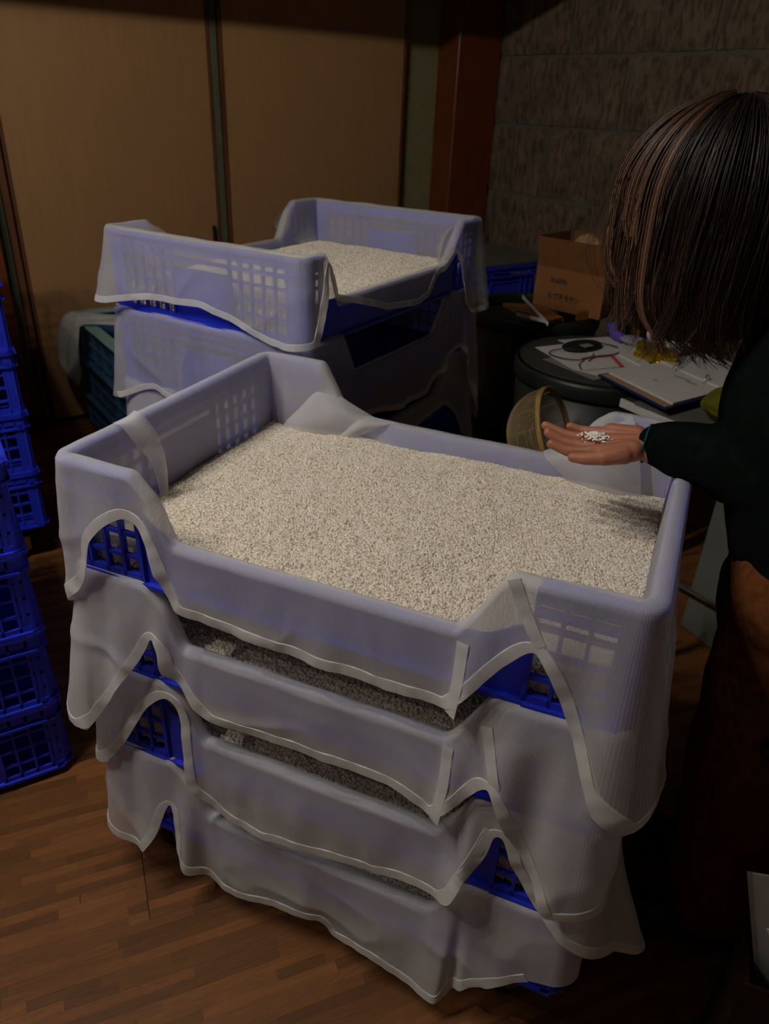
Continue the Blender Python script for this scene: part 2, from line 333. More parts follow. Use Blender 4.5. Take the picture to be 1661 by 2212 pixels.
# strip floor: single planks over a dark base
struct(MB().box(XL - 0.12, XS + 0.3, YF - 0.12, YD + 0.15, -0.06, -0.010).build('floor', M_SUBFLOOR)); FLOOR = bpy.data.objects['floor']
FANG = math.radians(-13); PLW = 0.0195; PLS = [0.09, 0.12, 0.15, 0.19, 0.24, 0.30]
PM = []
for ln in PLS:
    o = MB().box(-ln / 2 + 0.0001, ln / 2 - 0.0001, -PLW / 2 + 0.00008, PLW / 2 - 0.00008, -0.010, 0.0).build('plank', M_PLANK); PM.append(o.data); bpy.data.objects.remove(o)
def build_floor():
    c, s = math.cos(FANG), math.sin(FANG); cand = []; r = random.Random(3); rest = MB(); seam = 0.02
    for j in range(-150, 150):
        ly = j * PLW; lx = -3.2 + r.random() * 0.2
        while lx < 3.6:
            k = r.randrange(6); ln = PLS[k]
            if -0.17 < ly < 0.12 and lx < seam < lx + ln:
                gap = seam - lx
                if gap > 0.06: k = max(i for i in range(6) if PLS[i] <= max(gap, 0.09)); ln = PLS[k]
                lx = seam - ln if gap <= ln else lx
                if gap <= ln + 0.001: lx = seam - ln
            cx = lx + ln / 2; lx += ln + (0.0011 if abs(lx + ln - seam) < 1e-6 else 0)
            X = c * cx - s * ly; Y = s * cx + c * ly
            if not (XL < X < XS - 0.1 and YF + 0.1 < Y < YD - 0.02): continue
            d = Vector((X, Y, 0)) - CAM; z = d.dot(ww); vis = False
            if z > 0.3:
                px = 830 + 1612 * d.dot(rr) / z; py = 1106 - 1612 * d.dot(uu) / z
                vis = (-40 < px < 1250 and 900 < py < 2260)
                lx2 = 0.529 * X - 0.849 * Y; ly2 = 0.849 * X + 0.529 * Y
                if 0.06 < lx2 and 0.03 < ly2: vis = False
                if X < -0.07 and Y > 0.28: vis = False
            cand.append((z, X, Y, vis, k))
    cand.sort(key=lambda t: (not t[3], t[0]))
    for n, (z, X, Y, vis, k) in enumerate(cand):
        if n < 296 and vis:
            o = bpy.data.objects.new('plank', PM[k]); COL.objects.link(o); o.parent = FLOOR; o.location = (X, Y, r.uniform(-0.0004, 0)); o.rotation_euler = (0, 0, FANG)
        else:
            ln = PLS[k]; rest.box(-ln / 2 + 0.0001, ln / 2 - 0.0001, -PLW / 2 + 0.00008, PLW / 2 - 0.00008, -0.010, 0.0, Matrix.Translation((X, Y, 0)) @ Matrix.Rotation(FANG, 4, 'Z'))
    ro = mesh_obj('plank_field', rest.v, rest.f, M_PLANK, FLOOR); ro['kind'] = 'stuff'
build_floor()
# lamp fixture that carries the light
lf = empty('ceiling_lamp', (LAMP.x, LAMP.y, LAMP.z + 0.05)); setp(lf, 'long white fluorescent fixture under the ceiling, outside the picture at left', 'lamp')
MB().box(-0.65, 0.65, -0.10, 0.10, 0.0, 0.05).build('lamp_housing', M_LAMPM, lf, bevel=0.004)
for hx in (-0.5, 0.47): MB().box(hx, hx + 0.03, -0.01, 0.01, 0.05, ZC - LAMP.z - 0.03).build('hanger', M_STEEL, lf)

# ------------------------------------------------------------------ crates
CL, CW, CH, CLOW = 0.87, 0.598, 0.195, 0.091
def end_wall_mb():
    m = MB(); W2 = CW / 2; d = 0.010   # outer face at x=0, wall runs inwards to +x
    m.box(0, 0.002 + d, -W2 + 0.02, W2 - 0.02, CH - 0.026, CH)                     # top band
    m.box(-0.008, 0.013, -W2 + 0.01, W2 - 0.01, CH - 0.008, CH)                     # rim flange
    m.box(-0.006, 0.012, -W2 + 0.01, W2 - 0.01, CH - 0.044, CH - 0.038)            # second ledge
    m.box(0, d, -W2 + 0.02, W2 - 0.02, 0.006, 0.026)
    m.box(-0.006, d, -W2 + 0.01, W2 - 0.01, 0.006, 0.013)
    m.box(0.006, d, -0.088, 0.088, 0.02, 0.128)                                    # centre panel
    for s in (-1, 1):
        for y in (0.088, 0.118, 0.15, 0.183, 0.216, 0.249):
            th = 0.0045 if y > 0.12 else 0.006
            m.box(0, d, s * y - th / 2, s * y + th / 2, 0.02, CH - 0.02)
        for z in (0.058, 0.092, 0.125):
            m.box(0.003, d, min(s * 0.088, s * 0.27), max(s * 0.088, s * 0.27), z - 0.003, z + 0.003)
        m.box(0.002, d, min(s * 0.249, s * 0.285), max(s * 0.249, s * 0.285), 0.01, CH - 0.01)
    m.box(0.0, d, -0.088, 0.088, 0.128, 0.134)
    return m
def side_wall_mb(short=False):
    m = MB(); L2 = CL / 2; d = 0.010   # outer face at y=0, inwards +y
    prof = [(-0.30, 0.008), (0.30, 0.008), (0.30, 0.150), (0.285, 0.125), (0.245, CLOW + 0.006), (0.20, CLOW), (-0.20, CLOW), (-0.245, CLOW + 0.006), (-0.285, 0.125), (-0.30, 0.150)]
    if short: prof = [(-0.37, 0.008)] + prof[1:7] + [(-0.345, CLOW + 0.006), (-0.36, 0.125), (-0.37, 0.150)]
    m.prism(prof, 0.005, 0.010)
    m.box(-0.30, 0.30, -0.004, d, 0.006, 0.013)
    m.box(-0.215, 0.215, 0.0, d + 0.002, CLOW - 0.010, CLOW)
    for s in (-1, 1):
        for x in ((0.37, 0.399) if (short and s < 0) else (0.30, 0.333, 0.366, 0.399)):
            th = 0.007 if x in (0.30, 0.37) else 0.005
            m.box(s * x - th / 2, s * x + th / 2, 0.0, d, 0.006, CH - 0.01)
        a, b = sorted((s * (0.37 if (short and s < 0) else 0.30), s * 0.42))
        for z in (0.052, 0.092, 0.130): m.box(a, b, 0.002, d, z - 0.0032, z + 0.0032)
        m.box(a, b, 0.0, d, 0.006, 0.024)
        m.box(a, b, -0.006, d + 0.003, CH - 0.008, CH); m.box(a, b, 0, d, CH - 0.03, CH - 0.006)
        m.box(a, b, -0.006, d, CH - 0.044, CH - 0.038)
        m.box(a, b, -0.006, d, 0.006, 0.013)
        c0_, c1_ = sorted((s * 0.396, s * 0.425)); m.box(c0_, c1_, 0.002, d, 0.008, CH - 0.01)
    return m
def corner_post_mb(sx, sy):
    m = MB(); pts = []
    r = 0.030; cx, cy = sx * (CL / 2 - r), sy * (CW / 2 - r)
    def ringarc(ro, z0, z1):
        poly = []
        for k in range(7):
            a = math.pi / 2 * k / 6; poly.append((cx + sx * ro * math.cos(a), cy + sy * ro * math.sin(a)))
        for k in range(6, -1, -1):
            a = math.pi / 2 * k / 6; poly.append((cx + sx * (0.0215) * math.cos(a), cy + sy * (0.0215) * math.sin(a)))
        m.prism(poly, z0, z1, axis=2)
    ringarc(r, 0.008, CH - 0.004); ringarc(r + 0.008, CH - 0.008, CH); ringarc(r + 0.007, CH - 0.044, CH - 0.038); ringarc(r + 0.006, 0.006, 0.013)
    return m
PROTO = {}
def make_parts(key, mat):
    if key in PROTO: return PROTO[key]
    P = []
    for s in (-1, 1):
        M = Matrix.Translation((-CL / 2, 0, 0)) if s < 0 else Matrix.Translation((CL / 2, 0, 0)) @ Matrix.Rotation(math.pi, 4, 'Z')
        b = end_wall_mb(); b.v = [tuple(M @ Vector(v)) for v in b.v]; P.append(('end_wall', b))
        M = Matrix.Translation((0, -CW / 2, 0)) if s < 0 else Matrix.Translation((0, CW / 2, 0)) @ Matrix.Rotation(math.pi, 4, 'Z')
        b = side_wall_mb(key == 'blue_short' and s < 0); b.v = [tuple(M @ Vector(v)) for v in b.v]; P.append(('side_wall', b))
    for sx in (-1, 1):
        for sy in (-1, 1): P.append(('corner_post', corner_post_mb(sx, sy)))
    b = MB().box(-CL / 2 + 0.02, CL / 2 - 0.02, -CW / 2 + 0.02, CW / 2 - 0.02, 0.006, 0.014)
    for i in range(-5, 6): b.box(i * 0.075 - 0.002, i * 0.075 + 0.002, -CW / 2 + 0.02, CW / 2 - 0.02, 0.0005, 0.006)
    P.append(('bottom_panel', b))
    PROTO[key] = [(n, b.build(n, mat)) for n, b in P]
    out = []
    for n, o in PROTO[key]:
        me = o.data; bpy.data.objects.remove(o); out.append((n, me))
    PROTO[key] = out; return out
def crate(center, z, rz, label, group, key='blue', mat=None, name='plastic_crate'):
    o = empty(name, (center[0], center[1], z), rz); setp(o, label, 'crate', group)
    for n, me in make_parts(key, mat or M_BLUE):
        c = bpy.data.objects.new(n, me); COL.objects.link(c); c.parent = o
    return o
def dolly(center, rz, label, z1=0.127):
    o = empty('wheeled_dolly', (center[0], center[1], 0), rz); setp(o, label, 'dolly', 'dollies under the crate stacks')
    b = MB()
    for s in (-1, 1):
        b.box(-CL / 2 + 0.03, CL / 2 - 0.03, s * (CW / 2 - 0.05) - 0.025, s * (CW / 2 - 0.05) + 0.025, z1 - 0.035, z1 - 0.001)
        b.box(s * (CL / 2 - 0.06) - 0.03, s * (CL / 2 - 0.06) + 0.03, -CW / 2 + 0.03, CW / 2 - 0.03, z1 - 0.034, z1 - 0.0015)
    b.build('dolly_frame', M_BLACK, o)
    for sx in (-1, 1):
        for sy in (-1, 1):
            c = MB(); M = Matrix.Translation((sx * (CL / 2 - 0.085), sy * (CW / 2 - 0.065), 0.042)) @ Matrix.Rotation(math.radians(35), 4, 'Z') @ Matrix.Rotation(math.pi / 2, 4, 'X')
            c.lathe([(0.001, -0.016), (0.036, -0.016), (0.042, -0.011), (0.042, 0.011), (0.036, 0.016), (0.001, 0.016)], 20, M)
            w = c.build('castor_wheel', M_BLACK, o, smooth=True)
            f = MB(); M2 = Matrix.Translation((sx * (CL / 2 - 0.085), sy * (CW / 2 - 0.065), 0)) @ Matrix.Rotation(math.radians(35), 4, 'Z')
            f.box(-0.016, 0.016, -0.022, -0.018, 0.03, 0.092, M2).box(-0.016, 0.016, 0.018, 0.022, 0.03, 0.092, M2).box(-0.025, 0.025, -0.025, 0.025, 0.086, 0.093, M2)
            f.build('castor_fork', M_STEEL, w)
    return o
# frames of the stacks: (origin at the front-left floor corner, rotation)
MAINF = (Vector((0, 0, 0)), math.radians(-58.06))
BACKF = (Vector((0.596, 0.302, 0)), math.radians(24.09))
def fpt(F, x, y, z=0.0):
    c, s = math.cos(F[1]), math.sin(F[1]); return Vector((F[0].x + c * x - s * y, F[0].y + s * x + c * y, z))
PITCH = 0.19; ZB = [0.697, 0.507, 0.317, 0.127]
ordw = ['topmost', 'second', 'third', 'lowest']
cen = fpt(MAINF, CL / 2, CW / 2)
for k in range(4):
    crate(cen, ZB[k], MAINF[1], 'blue plastic crate, %s of the front stack, holding a cloth-lined bed of rice' % ['topmost', 'second from top', 'third from top', 'lowest'][k], 'crates of the front stack')
dolly(cen, MAINF[1], 'black wheeled dolly under the front stack of cloth-lined crates')
cenb = fpt(BACKF, CL / 2, CW / 2)
for k in range(5):
    crate(cenb, 0.887 - PITCH * k, BACKF[1], 'blue plastic crate, %s of the rear stack beside the plywood doors' % ['topmost', 'second from top', 'third from top', 'fourth from top', 'lowest'][k], 'crates of the rear stack', 'blue_short' if k == 0 else 'blue')
dolly(cenb, BACKF[1], 'black wheeled dolly under the rear stack of crates')

# ------------------------------------------------------------------ cloth over the crates
RC = 0.022
PER = 2 * (CL + CW)
def path(s):
    """point and outward normal on the rounded crate outline; s=0 is the front-left corner, running along the front"""
    s = np.mod(s, PER)
    cs = np.array([0, CL, CL + CW, 2 * CL + CW, PER]); 
    x = np.zeros_like(s); y = np.zeros_like(s); nx = np.zeros_like(s); ny = np.zeros_like(s)
    a = s < CL; x[a] = s[a]; y[a] = 0; nx[a] = 0; ny[a] = -1
    a = (s >= CL) & (s < CL + CW); x[a] = CL; y[a] = s[a] - CL; nx[a] = 1; ny[a] = 0
    a = (s >= CL + CW) & (s < 2 * CL + CW); x[a] = CL - (s[a] - CL - CW); y[a] = CW; nx[a] = 0; ny[a] = 1
    a = s >= 2 * CL + CW; x[a] = 0; y[a] = CW - (s[a] - 2 * CL - CW); nx[a] = -1; ny[a] = 0
    corners = [(0.0, (RC, RC), math.pi, 1.5 * math.pi), (CL, (CL - RC, RC), 1.5 * math.pi, 2 * math.pi), (CL + CW, (CL - RC, CW - RC), 0, math.pi / 2), (2 * CL + CW, (RC, CW - RC), math.pi / 2, math.pi), (PER, (RC, RC), math.pi, 1.5 * math.pi)]
    for c, (cx, cy), a0, a1 in corners:
        m = np.abs(s - c) < RC; t = (s[m] - c + RC) / (2 * RC); an = a0 + (a1 - a0) * t
        nx[m] = np.cos(an); ny[m] = np.sin(an); x[m] = cx + RC * np.cos(an); y[m] = cy + RC * np.sin(an)
    return x, y, nx, ny
def interp_per(s, pts):
    pts = sorted(pts); xs = np.array([p[0] for p in pts]); zs_ = np.array([p[1] for p in pts])
    return np.interp(s, xs, zs_)
def rim_profile(zb, ltr=(0.140, 0.176, 0.200), rtr=(0.642, 0.668, 0.697)):
    hi = zb + CH + 0.004; lo = zb + CLOW + 0.003; mid1 = zb + 0.160; mid2 = zb + 0.136
    p = [(-1.5, hi), (ltr[0], hi), (ltr[1], mid1), (ltr[2], lo), (rtr[0], lo), (rtr[1], mid2), (rtr[2], hi - 0.006), (CL, hi), (CL + CW, hi)]
    b0 = CL + CW
    p += [(b0 + 0.142, hi), (b0 + 0.168, hi - 0.02), (b0 + 0.225, lo), (b0 + 0.67, lo), (b0 + 0.70, hi - 0.05), (b0 + 0.728, hi), (PER, hi)]
    return p
class Cloth:
    def __init__(s, zb, rim, hem, folds=(), base=0.010, flare=0.10, nz=0.004, seed=0, zin=None, infolds=()):
        s.zb = zb; s.rim = rim; s.hem = hem; s.folds = folds; s.base = base; s.flare = flare; s.nz = nz; s.seed = seed; s.zin = zin; s.infolds = infolds
    def smooth(s, arr, w=3):
        k = np.ones(w) / w; pad = np.concatenate([arr[-w:], arr, arr[:w]]); return np.convolve(pad, k, 'same')[w:-w]
    def out_d(s, ss, z, zr):
        h = np.maximum(zr - z, 0)
        d = s.base + s.flare * h
        n1 = np.array([noise.noise(Vector((a * 11, b * 3.0, s.seed))) for a, b in zip(ss, z)]); n2 = np.array([noise.noise(Vector((a * 26, b * 5 + 7, s.seed + 5))) for a, b in zip(ss, z)])
        d = d + (n1 * s.nz + n2 * s.nz * 0.4) * np.clip(h / 0.06, 0, 1.6)
        for (s0, w, amp, pw) in s.folds:
            e = np.mod(ss - s0 + PER / 2, PER) - PER / 2
            d = d + amp * np.exp(-(e / w) ** 2) * np.clip(h / 0.16, 0, 2) ** pw
        rg = np.array([max(0.0, 1 - 3.2 * abs(noise.noise(Vector((a * 5 + b * 4.5, b * 6 - a * 3, s.seed + 11))))) ** 2 for a, b in zip(ss, z)])
        d = d + 0.0035 * rg * np.clip((h - 0.02) / 0.08, 0, 1)
        return np.maximum(d, s.base * 0.6)
    def P(s, ss, z, extra=0.0):
        ss = np.asarray(ss, float); z = np.asarray(z, float)
        zr = interp_per(np.where(ss > s.s1, ss - PER, ss), s.rim) if False else s.rz(ss)
        d = s.out_d(ss, z, zr) + extra; x, y, nx, ny = path(ss.copy()); return np.stack([x + nx * d, y + ny * d, z], 1)
    def rz(s, ss):
        q = np.mod(np.asarray(ss, float) + 0.62, PER) - 0.62
        return interp_per(np.where(q > PER - 0.62, q, q), s.rim)
    def hz(s, ss):
        q = np.mod(np.asarray(ss, float) + 0.62, PER) - 0.62
        return interp_per(q, s.hem)
    def build(s, name, F, mat, label, group, strips=(), hem_range=None, hem_w=0.016, cat='cloth', ds=0.0033, patches=()):
        n = int(PER / ds); ss = np.arange(n) * PER / n - 0.6
        rz = s.smooth(s.rz(ss), 5) + np.array([noise.noise(Vector((a * 13, s.seed, 0))) for a in ss]) * 0.0022; hz = np.minimum(s.hz(ss), rz - 0.012)
        x, y, nx, ny = path(ss.copy()); rows = []; vv = []
        zin = s.zin if s.zin is not None else s.zb + 0.03
        def wobble(z, amp): return np.array([noise.noise(Vector((a * 9, zz * 9, s.seed + 3))) for a, zz in zip(ss, z)]) * amp
        acc = np.zeros(n); prev = None
        def push(P):
            nonlocal acc, prev
            if prev is not None: acc = acc + np.linalg.norm(P - prev, axis=1)
            rows.append(P); vv.append(acc.copy()); prev = P
        for k in range(9):      # lining
            t = k / 9; z = zin + (rz - 0.010 - zin) * t; d = -0.0175 - 0.003 * (1 - t) + wobble(z, 0.004) * math.sin(math.pi * t)
            d = np.minimum(d, -0.0155)
            for (s0, w, amp) in s.infolds:
                e = np.mod(ss - s0 + PER / 2, PER) - PER / 2; d = d - amp * np.exp(-(e / w) ** 2) * (0.25 + 0.75 * math.sin(math.pi * min(1, t + 0.1)))
            push(np.stack([x + nx * d, y + ny * d, z], 1))
        for (d, dz) in ((-0.0160, -0.003), (-0.0125, 0.0035), (-0.006, 0.0055), (0.006, 0.0035)):
            push(np.stack([x + nx * d, y + ny * d, rz + dz], 1))
        m = 32
        for k in range(m + 1):
            t = (k / m); z = rz - 0.004 + (hz - rz + 0.004) * t
            push(np.stack([x, y, z], 1) + np.stack([nx, ny, nx * 0], 1) * s.out_d(ss, z, rz)[:, None])
        R_ = len(rows); V = np.concatenate(rows); U = np.concatenate([np.stack([ss, v], 1) for v in vv])
        F_ = []
        for i in range(R_ - 1):
            for k in range(n):
                k2 = (k + 1) % n; F_.append((i * n + k, i * n + k2, (i + 1) * n + k2, (i + 1) * n + k))
        V = [tuple(v) for v in V]; U = [tuple(u) for u in U]
        for (A, B, bul, nu) in patches:
            vs, fs, us = patch_grid(A, B, bul, nu * 2); b0 = len(V); V += vs; U += us; F_ += [tuple(i + b0 for i in f) for f in fs]
        o = mesh_obj(name, V, F_, mat, None, U, True); o.location = F[0]; o.rotation_euler = (0, 0, F[1]); setp(o, label, cat, group)
        # the seam of the wrap column has a uv jump; harmless. sewn hems:
        lines = []
        if hem_range: 
            a, b = hem_range; hp = [p for p in s.hem if a <= p[0] <= b]; lines.append(hp)
        lines += list(strips)
        for ln in lines:
            den = []
            for (p, q) in zip(ln[:-1], ln[1:]):
                m_ = max(1, int(math.dist(p, q) / 0.006))
                den += [(p[0] + (q[0] - p[0]) * k / m_, p[1] + (q[1] - p[1]) * k / m_) for k in range(m_)]
            den.append(ln[-1]); den = np.array(den)
            if len(den) > 8:
                for _ in range(4): den[1:-1] = den[1:-1] * 0.5 + 0.25 * (den[:-2] + den[2:])
            tg = np.gradient(den, axis=0); tg /= np.maximum(np.linalg.norm(tg, axis=1), 1e-9)[:, None]
            nn = np.stack([-tg[:, 1], tg[:, 0]], 1)
            for _ in range(6): nn[1:-1] = nn[1:-1] * 0.5 + 0.25 * (nn[:-2] + nn[2:])
            nn_ = len(den); k_ = np.arange(nn_)
            pk = 0.0004 * np.sin(k_ * 1.3) + 0.0005 * np.sin(k_ * 0.61 + s.seed)
            def row(off, ex): q = den + nn * off; return s.P(q[:, 0], q[:, 1], ex)
            rws = [row(-0.0004, 0.0013 + pk), row(hem_w * 0.5, 0.0016 + pk), row(hem_w, 0.0013 + pk), row(-0.0004, 0.0013 + pk), row(-0.0002, -0.0004), row(hem_w, 0.0013 + pk), row(hem_w + 0.0005, 0.0)]
            V2 = np.concatenate(rws); f2 = []
            for i, j in ((0, 1), (1, 2), (4, 3), (5, 6)): f2 += [(i * nn_ + k, i * nn_ + k + 1, j * nn_ + k + 1, j * nn_ + k) for k in range(nn_ - 1)]
            U2 = [(k * 0.006, i * 0.006) for i in range(len(rws)) for k in range(nn_)]
            mesh_obj('hem', V2, f2, M_HEM, o, U2, True)
        return o
def patch_grid(A, B, bul=(0, 0, 0), nu=14):
    """surface lofted between two curves of points (frame coordinates), bulging by bul in the middle"""
    A = cat_rom(A, 12); B = cat_rom(B, 12); m = min(len(A), len(B))
    ia = np.linspace(0, len(A) - 1, m).round().astype(int); ib = np.linspace(0, len(B) - 1, m).round().astype(int)
    vs = []; us = []; fs = []
    for k in range(m):
        a, b = A[ia[k]], B[ib[k]]
        for j in range(nu + 1):
            t = j / nu; w = math.sin(math.pi * t) * (0.35 + 0.65 * math.sin(math.pi * k / max(1, m - 1)))
            p = a + (b - a) * t + np.array(bul) * w; vs.append(tuple(p)); us.append((k * 0.005, t * float(np.linalg.norm(b - a))))
    w_ = nu + 1
    for k in range(m - 1):
        for j in range(nu): fs.append((k * w_ + j, k * w_ + j + 1, (k + 1) * w_ + j + 1, (k + 1) * w_ + j))
    return vs, fs, us

hem1 = [(-.62, .66), (-.3, .64), (-.1, .625), (-.02, .609), (.009, .655), (.046, .71), (.066, .779), (.094, .811), (.123, .829), (.147, .825), (.161, .805), (.179, .754), (.198, .706), (.207, .687), (.307, .678), (.415, .675), (.531, .673), (.641, .674), (.668, .71), (.702, .762), (.735, .802), (.741, .81), (.763, .785), (.783, .749), (.807, .698), (.831, .640), (.866, .572), (.93, .588), (1.0, .60), (1.3, .615), (1.46, .62), (1.6, .66), (1.7, .69), (2.1, .68), (2.25, .6), (2.4, .64)]
hem2 = [(-.62, .46), (-.1, .46), (-.04, .44), (-.02, .415), (.0, .404), (.021, .402), (.05, .452), (.121, .561), (.153, .624), (.168, .602), (.175, .566), (.204, .529), (.233, .492), (.253, .48), (.345, .479), (.412, .484), (.507, .484), (.583, .487), (.636, .468), (.674, .509), (.708, .566), (.716, .575), (.735, .535), (.757, .49), (.792, .43), (.821, .369), (.854, .372), (.889, .39), (.93, .405), (1.1, .42), (1.46, .45), (1.7, .5), (2.1, .49), (2.4, .45)]
hem3 = [(-.62, .29), (-.1, .29), (-.02, .287), (.004, .284), (.014, .29), (.053, .343), (.088, .403), (.12, .46), (.153, .492), (.176, .488), (.186, .456), (.190, .392), (.196, .322), (.206, .298), (.258, .26), (.315, .248), (.407, .257), (.511, .27), (.609, .282), (.667, .291), (.687, .324), (.697, .362), (.724, .42), (.731, .470), (.745, .466), (.764, .414), (.803, .352), (.851, .306), (.88, .28), (.92, .24), (.97, .235), (1.02, .27), (1.1, .3), (1.46, .28), (1.7, .31), (2.1, .3), (2.4, .29)]
hem4 = [(-.62, .12), (-.1, .12), (0, .115), (.013, .11), (.087, .104), (.115, .152), (.128, .203), (.14, .236), (.147, .22), (.150, .171), (.155, .113), (.182, .09), (.243, .057), (.325, .067), (.451, .078), (.472, .045), (.552, .062), (.616, .042), (.66, .040), (.695, .048), (.705, .075), (.731, .105), (.776, .150), (.82, .178), (.87, .19), (.95, .18), (1.1, .16), (1.46, .13), (1.7, .12), (2.1, .12), (2.4, .12)]
G1 = 'cloths lining the front stack'
def inside_pt(x, y, z): return (x, y, z)
W_ = CW
patch1 = [
    # fold of the lining that tumbles inwards over the left end
    ([(0.004, .121, .906), (.02, .122, .902), (.036, .135, .865), (.038, .162, .82), (.038, .176, .735)], [(0.004, .172, .910), (.022, .172, .906), (.042, .18, .87), (.046, .186, .82), (.042, .188, .735)], (.016, 0, .002), 18),
    # fold in the back left corner, lying over the low rim
    ([(.150, W_ + .004, .842), (.128, W_ - .022, .835), (.098, W_ - .032, .80), (.066, W_ - .036, .765), (.050, W_ - .036, .74)], [(.255, W_ + .004, .797), (.245, W_ - .026, .795), (.225, W_ - .036, .775), (.20, W_ - .040, .755), (.17, W_ - .042, .74)], (0, -.026, .010), 16),
    ([(.235, W_ + .004, .798), (.225, W_ - .028, .796), (.205, W_ - .040, .77), (.185, W_ - .042, .745)], [(.31, W_ + .003, .796), (.285, W_ - .027, .793), (.245, W_ - .036, .768), (.21, W_ - .038, .745)], (0, -.012, .004), 12),
    # fold in the back right corner
    ([(.615, W_ + .003, .797), (.63, W_ - .027, .793), (.665, W_ - .036, .77), (.705, W_ - .042, .735)], [(.76, W_ + .002, .902), (.775, W_ - .032, .89), (.80, W_ - .044, .81), (.815, W_ - .044, .735)], (0, -.030, .0), 22),
]
C1 = Cloth(ZB[0], rim_profile(ZB[0]), hem1, folds=[(-.01, .03, .006, 1), (.085, .035, .022, 1.2), (.175, .02, .020, 1.2), (.30, .05, -.004, 1), (.47, .06, .006, 1), (.66, .02, .014, 1), (.76, .03, .012, 1), (.84, .03, .008, 1.0), (.935, .075, .018, 1.0)], flare=.05, seed=1, zin=ZB[0] + .03, infolds=[(.85, .1, .004), (2.05, .06, .006)])
C1.build('lining_cloth', MAINF, M_CLOTH, 'white woven cloth lining the topmost front crate, draped over its rim', G1, strips=[[(.697, .892), (.716, .85), (.741, .81)], [(.645, .785), (.646, .73), (.641, .674)]], hem_range=(-.1, 1.3), patches=patch1)
C2 = Cloth(ZB[1], rim_profile(ZB[1]), hem2, folds=[(0, .05, .022, 1), (.09, .03, .022, 1.2), (.17, .018, .030, 1.2), (.215, .02, .012, 1), (.40, .04, -.006, 1), (.655, .02, .018, 1), (.73, .03, .022, .8), (.82, .04, .008, 1), (.90, .05, .004, 1)], flare=.04, seed=2)
C2.build('lining_cloth', MAINF, M_CLOTH2, 'white woven cloth hanging from the second front crate, frayed lower edge', G1, strips=[[(.690, .66), (.702, .62), (.716, .575)], [(.640, .6), (.642, .54), (.636, .468)]], hem_range=(-.1, 1.3))
C3 = Cloth(ZB[2], rim_profile(ZB[2], (0.15, 0.19, 0.222)), hem3, folds=[(0, .04, .012, 1), (.12, .03, .020, 1.1), (.2, .02, .016, 1), (.33, .05, .006, 1), (.52, .05, -.004, 1), (.69, .025, .028, .8), (.745, .02, .010, 1), (.94, .06, .040, 1.3)], flare=.035, seed=3)
C3.build('lining_cloth', MAINF, M_CLOTH2, 'white cloth hanging from the third front crate, its right tail bulging outward', G1, strips=[[(.697, .362), (.72, .43), (.731, .470)]], hem_range=(-.1, 1.3))
C4 = Cloth(ZB[3], rim_profile(ZB[3], (0.15, 0.19, 0.215)), hem4, folds=[(0.03, .05, .016, 1), (.10, .03, .02, 1), (.18, .02, .02, 1), (.30, .06, .008, 1), (.46, .03, -.008, 1), (.55, .05, .010, 1), (.67, .05, .018, 1), (.70, .012, -.014, 1), (.78, .03, .012, 1)], flare=.05, seed=4)
C4.build('lining_cloth', MAINF, M_CLOTH2, 'white cloth of the lowest front crate, almost brushing the wooden floor', G1, hem_range=(-.1, .84))
# rear stack
ZBB = [0.887 - PITCH * k for k in range(5)]
def rim_back(zb, a=(.140, .165, .195), b=(.635, .69, .735)):
    hi = zb + CH + 0.004; lo = zb + CLOW + 0.003
    p = [(-1.5, hi), (a[0], hi), (a[1], zb + .15), (a[2], lo), (b[0], lo), (b[1], zb + .14), (b[2], hi), (CL + CW, hi)]; b0 = CL + CW
    return p + [(b0 + 0.13, hi), (b0 + 0.17, hi - 0.03), (b0 + 0.215, lo), (b0 + 0.64, lo), (b0 + 0.70, hi - 0.05), (b0 + 0.74, hi), (PER, hi)]
hemB1 = [(-.62, .905), (-.605, .91), (-.447, .938), (-.283, .944), (-.149, .911), (-.084, .893), (-.033, .892), (0., .897), (.022, .90), (.040, .96), (.055, 1.03), (.066, 1.07), (.075, 1.05), (.10, .985), (.135, .975), (.18, .965), (.251, .945), (.328, .922), (.483, .908), (.545, .918), (.575, .955), (.60, .972), (.64, .972), (.68, 1.0), (.70, 1.015), (.721, .975), (.733, .90), (.794, .828), (.85, .83), (.93, .845), (1.2, .90), (1.46, .92), (1.7, .93), (2.1, .93), (2.3, .92), (2.4, .91)]
G2 = 'cloths lining the rear stack'
B1 = Cloth(ZBB[0], rim_back(ZBB[0], (.070, .088, .105)), hemB1, folds=[(-.60, .05, .03, 1), (-.35, .05, .006, 1), (-.2, .04, -.004, 1), (-.02, .03, .006, 1), (.05, .02, .018, .5), (.25, .04, .012, 1), (.42, .06, .008, 1), (.73, .02, .01, 1), (.86, .05, .02, 1)], flare=.045, seed=11, zin=ZBB[0] + .03)
PDC = ([(.850, W_ + .012, 1.092), (.775, W_ + .018, 1.086), (.70, W_ + .022, 1.052), (.675, W_ + .024, 1.02)], [(.84, W_ - .026, .96), (.79, W_ - .03, .955), (.745, W_ - .02, .965), (.70, W_ + .01, .990)], (.0, .02, .012), 16)
PAC = ([(.02, W_ - .026, 1.088), (.09, W_ - .026, 1.09), (.15, W_ - .026, 1.07), (.20, W_ - .026, 1.035)], [(.02, W_ - .032, 1.0), (.1, W_ - .04, .99), (.18, W_ - .04, .98), (.25, W_ - .03, .985)], (0, -.01, .006), 12)
pB = [  # cloth rising over the two far corners and tumbling over the low side
      ([(.70, .022, 1.06), (.735, .05, 1.03), (.76, .07, .985), (.775, .08, .95)], [(.83, .026, 1.085), (.83, .06, 1.06), (.83, .09, 1.0), (.83, .10, .95)], (0, .02, 0), 14),
      PDC, PAC]
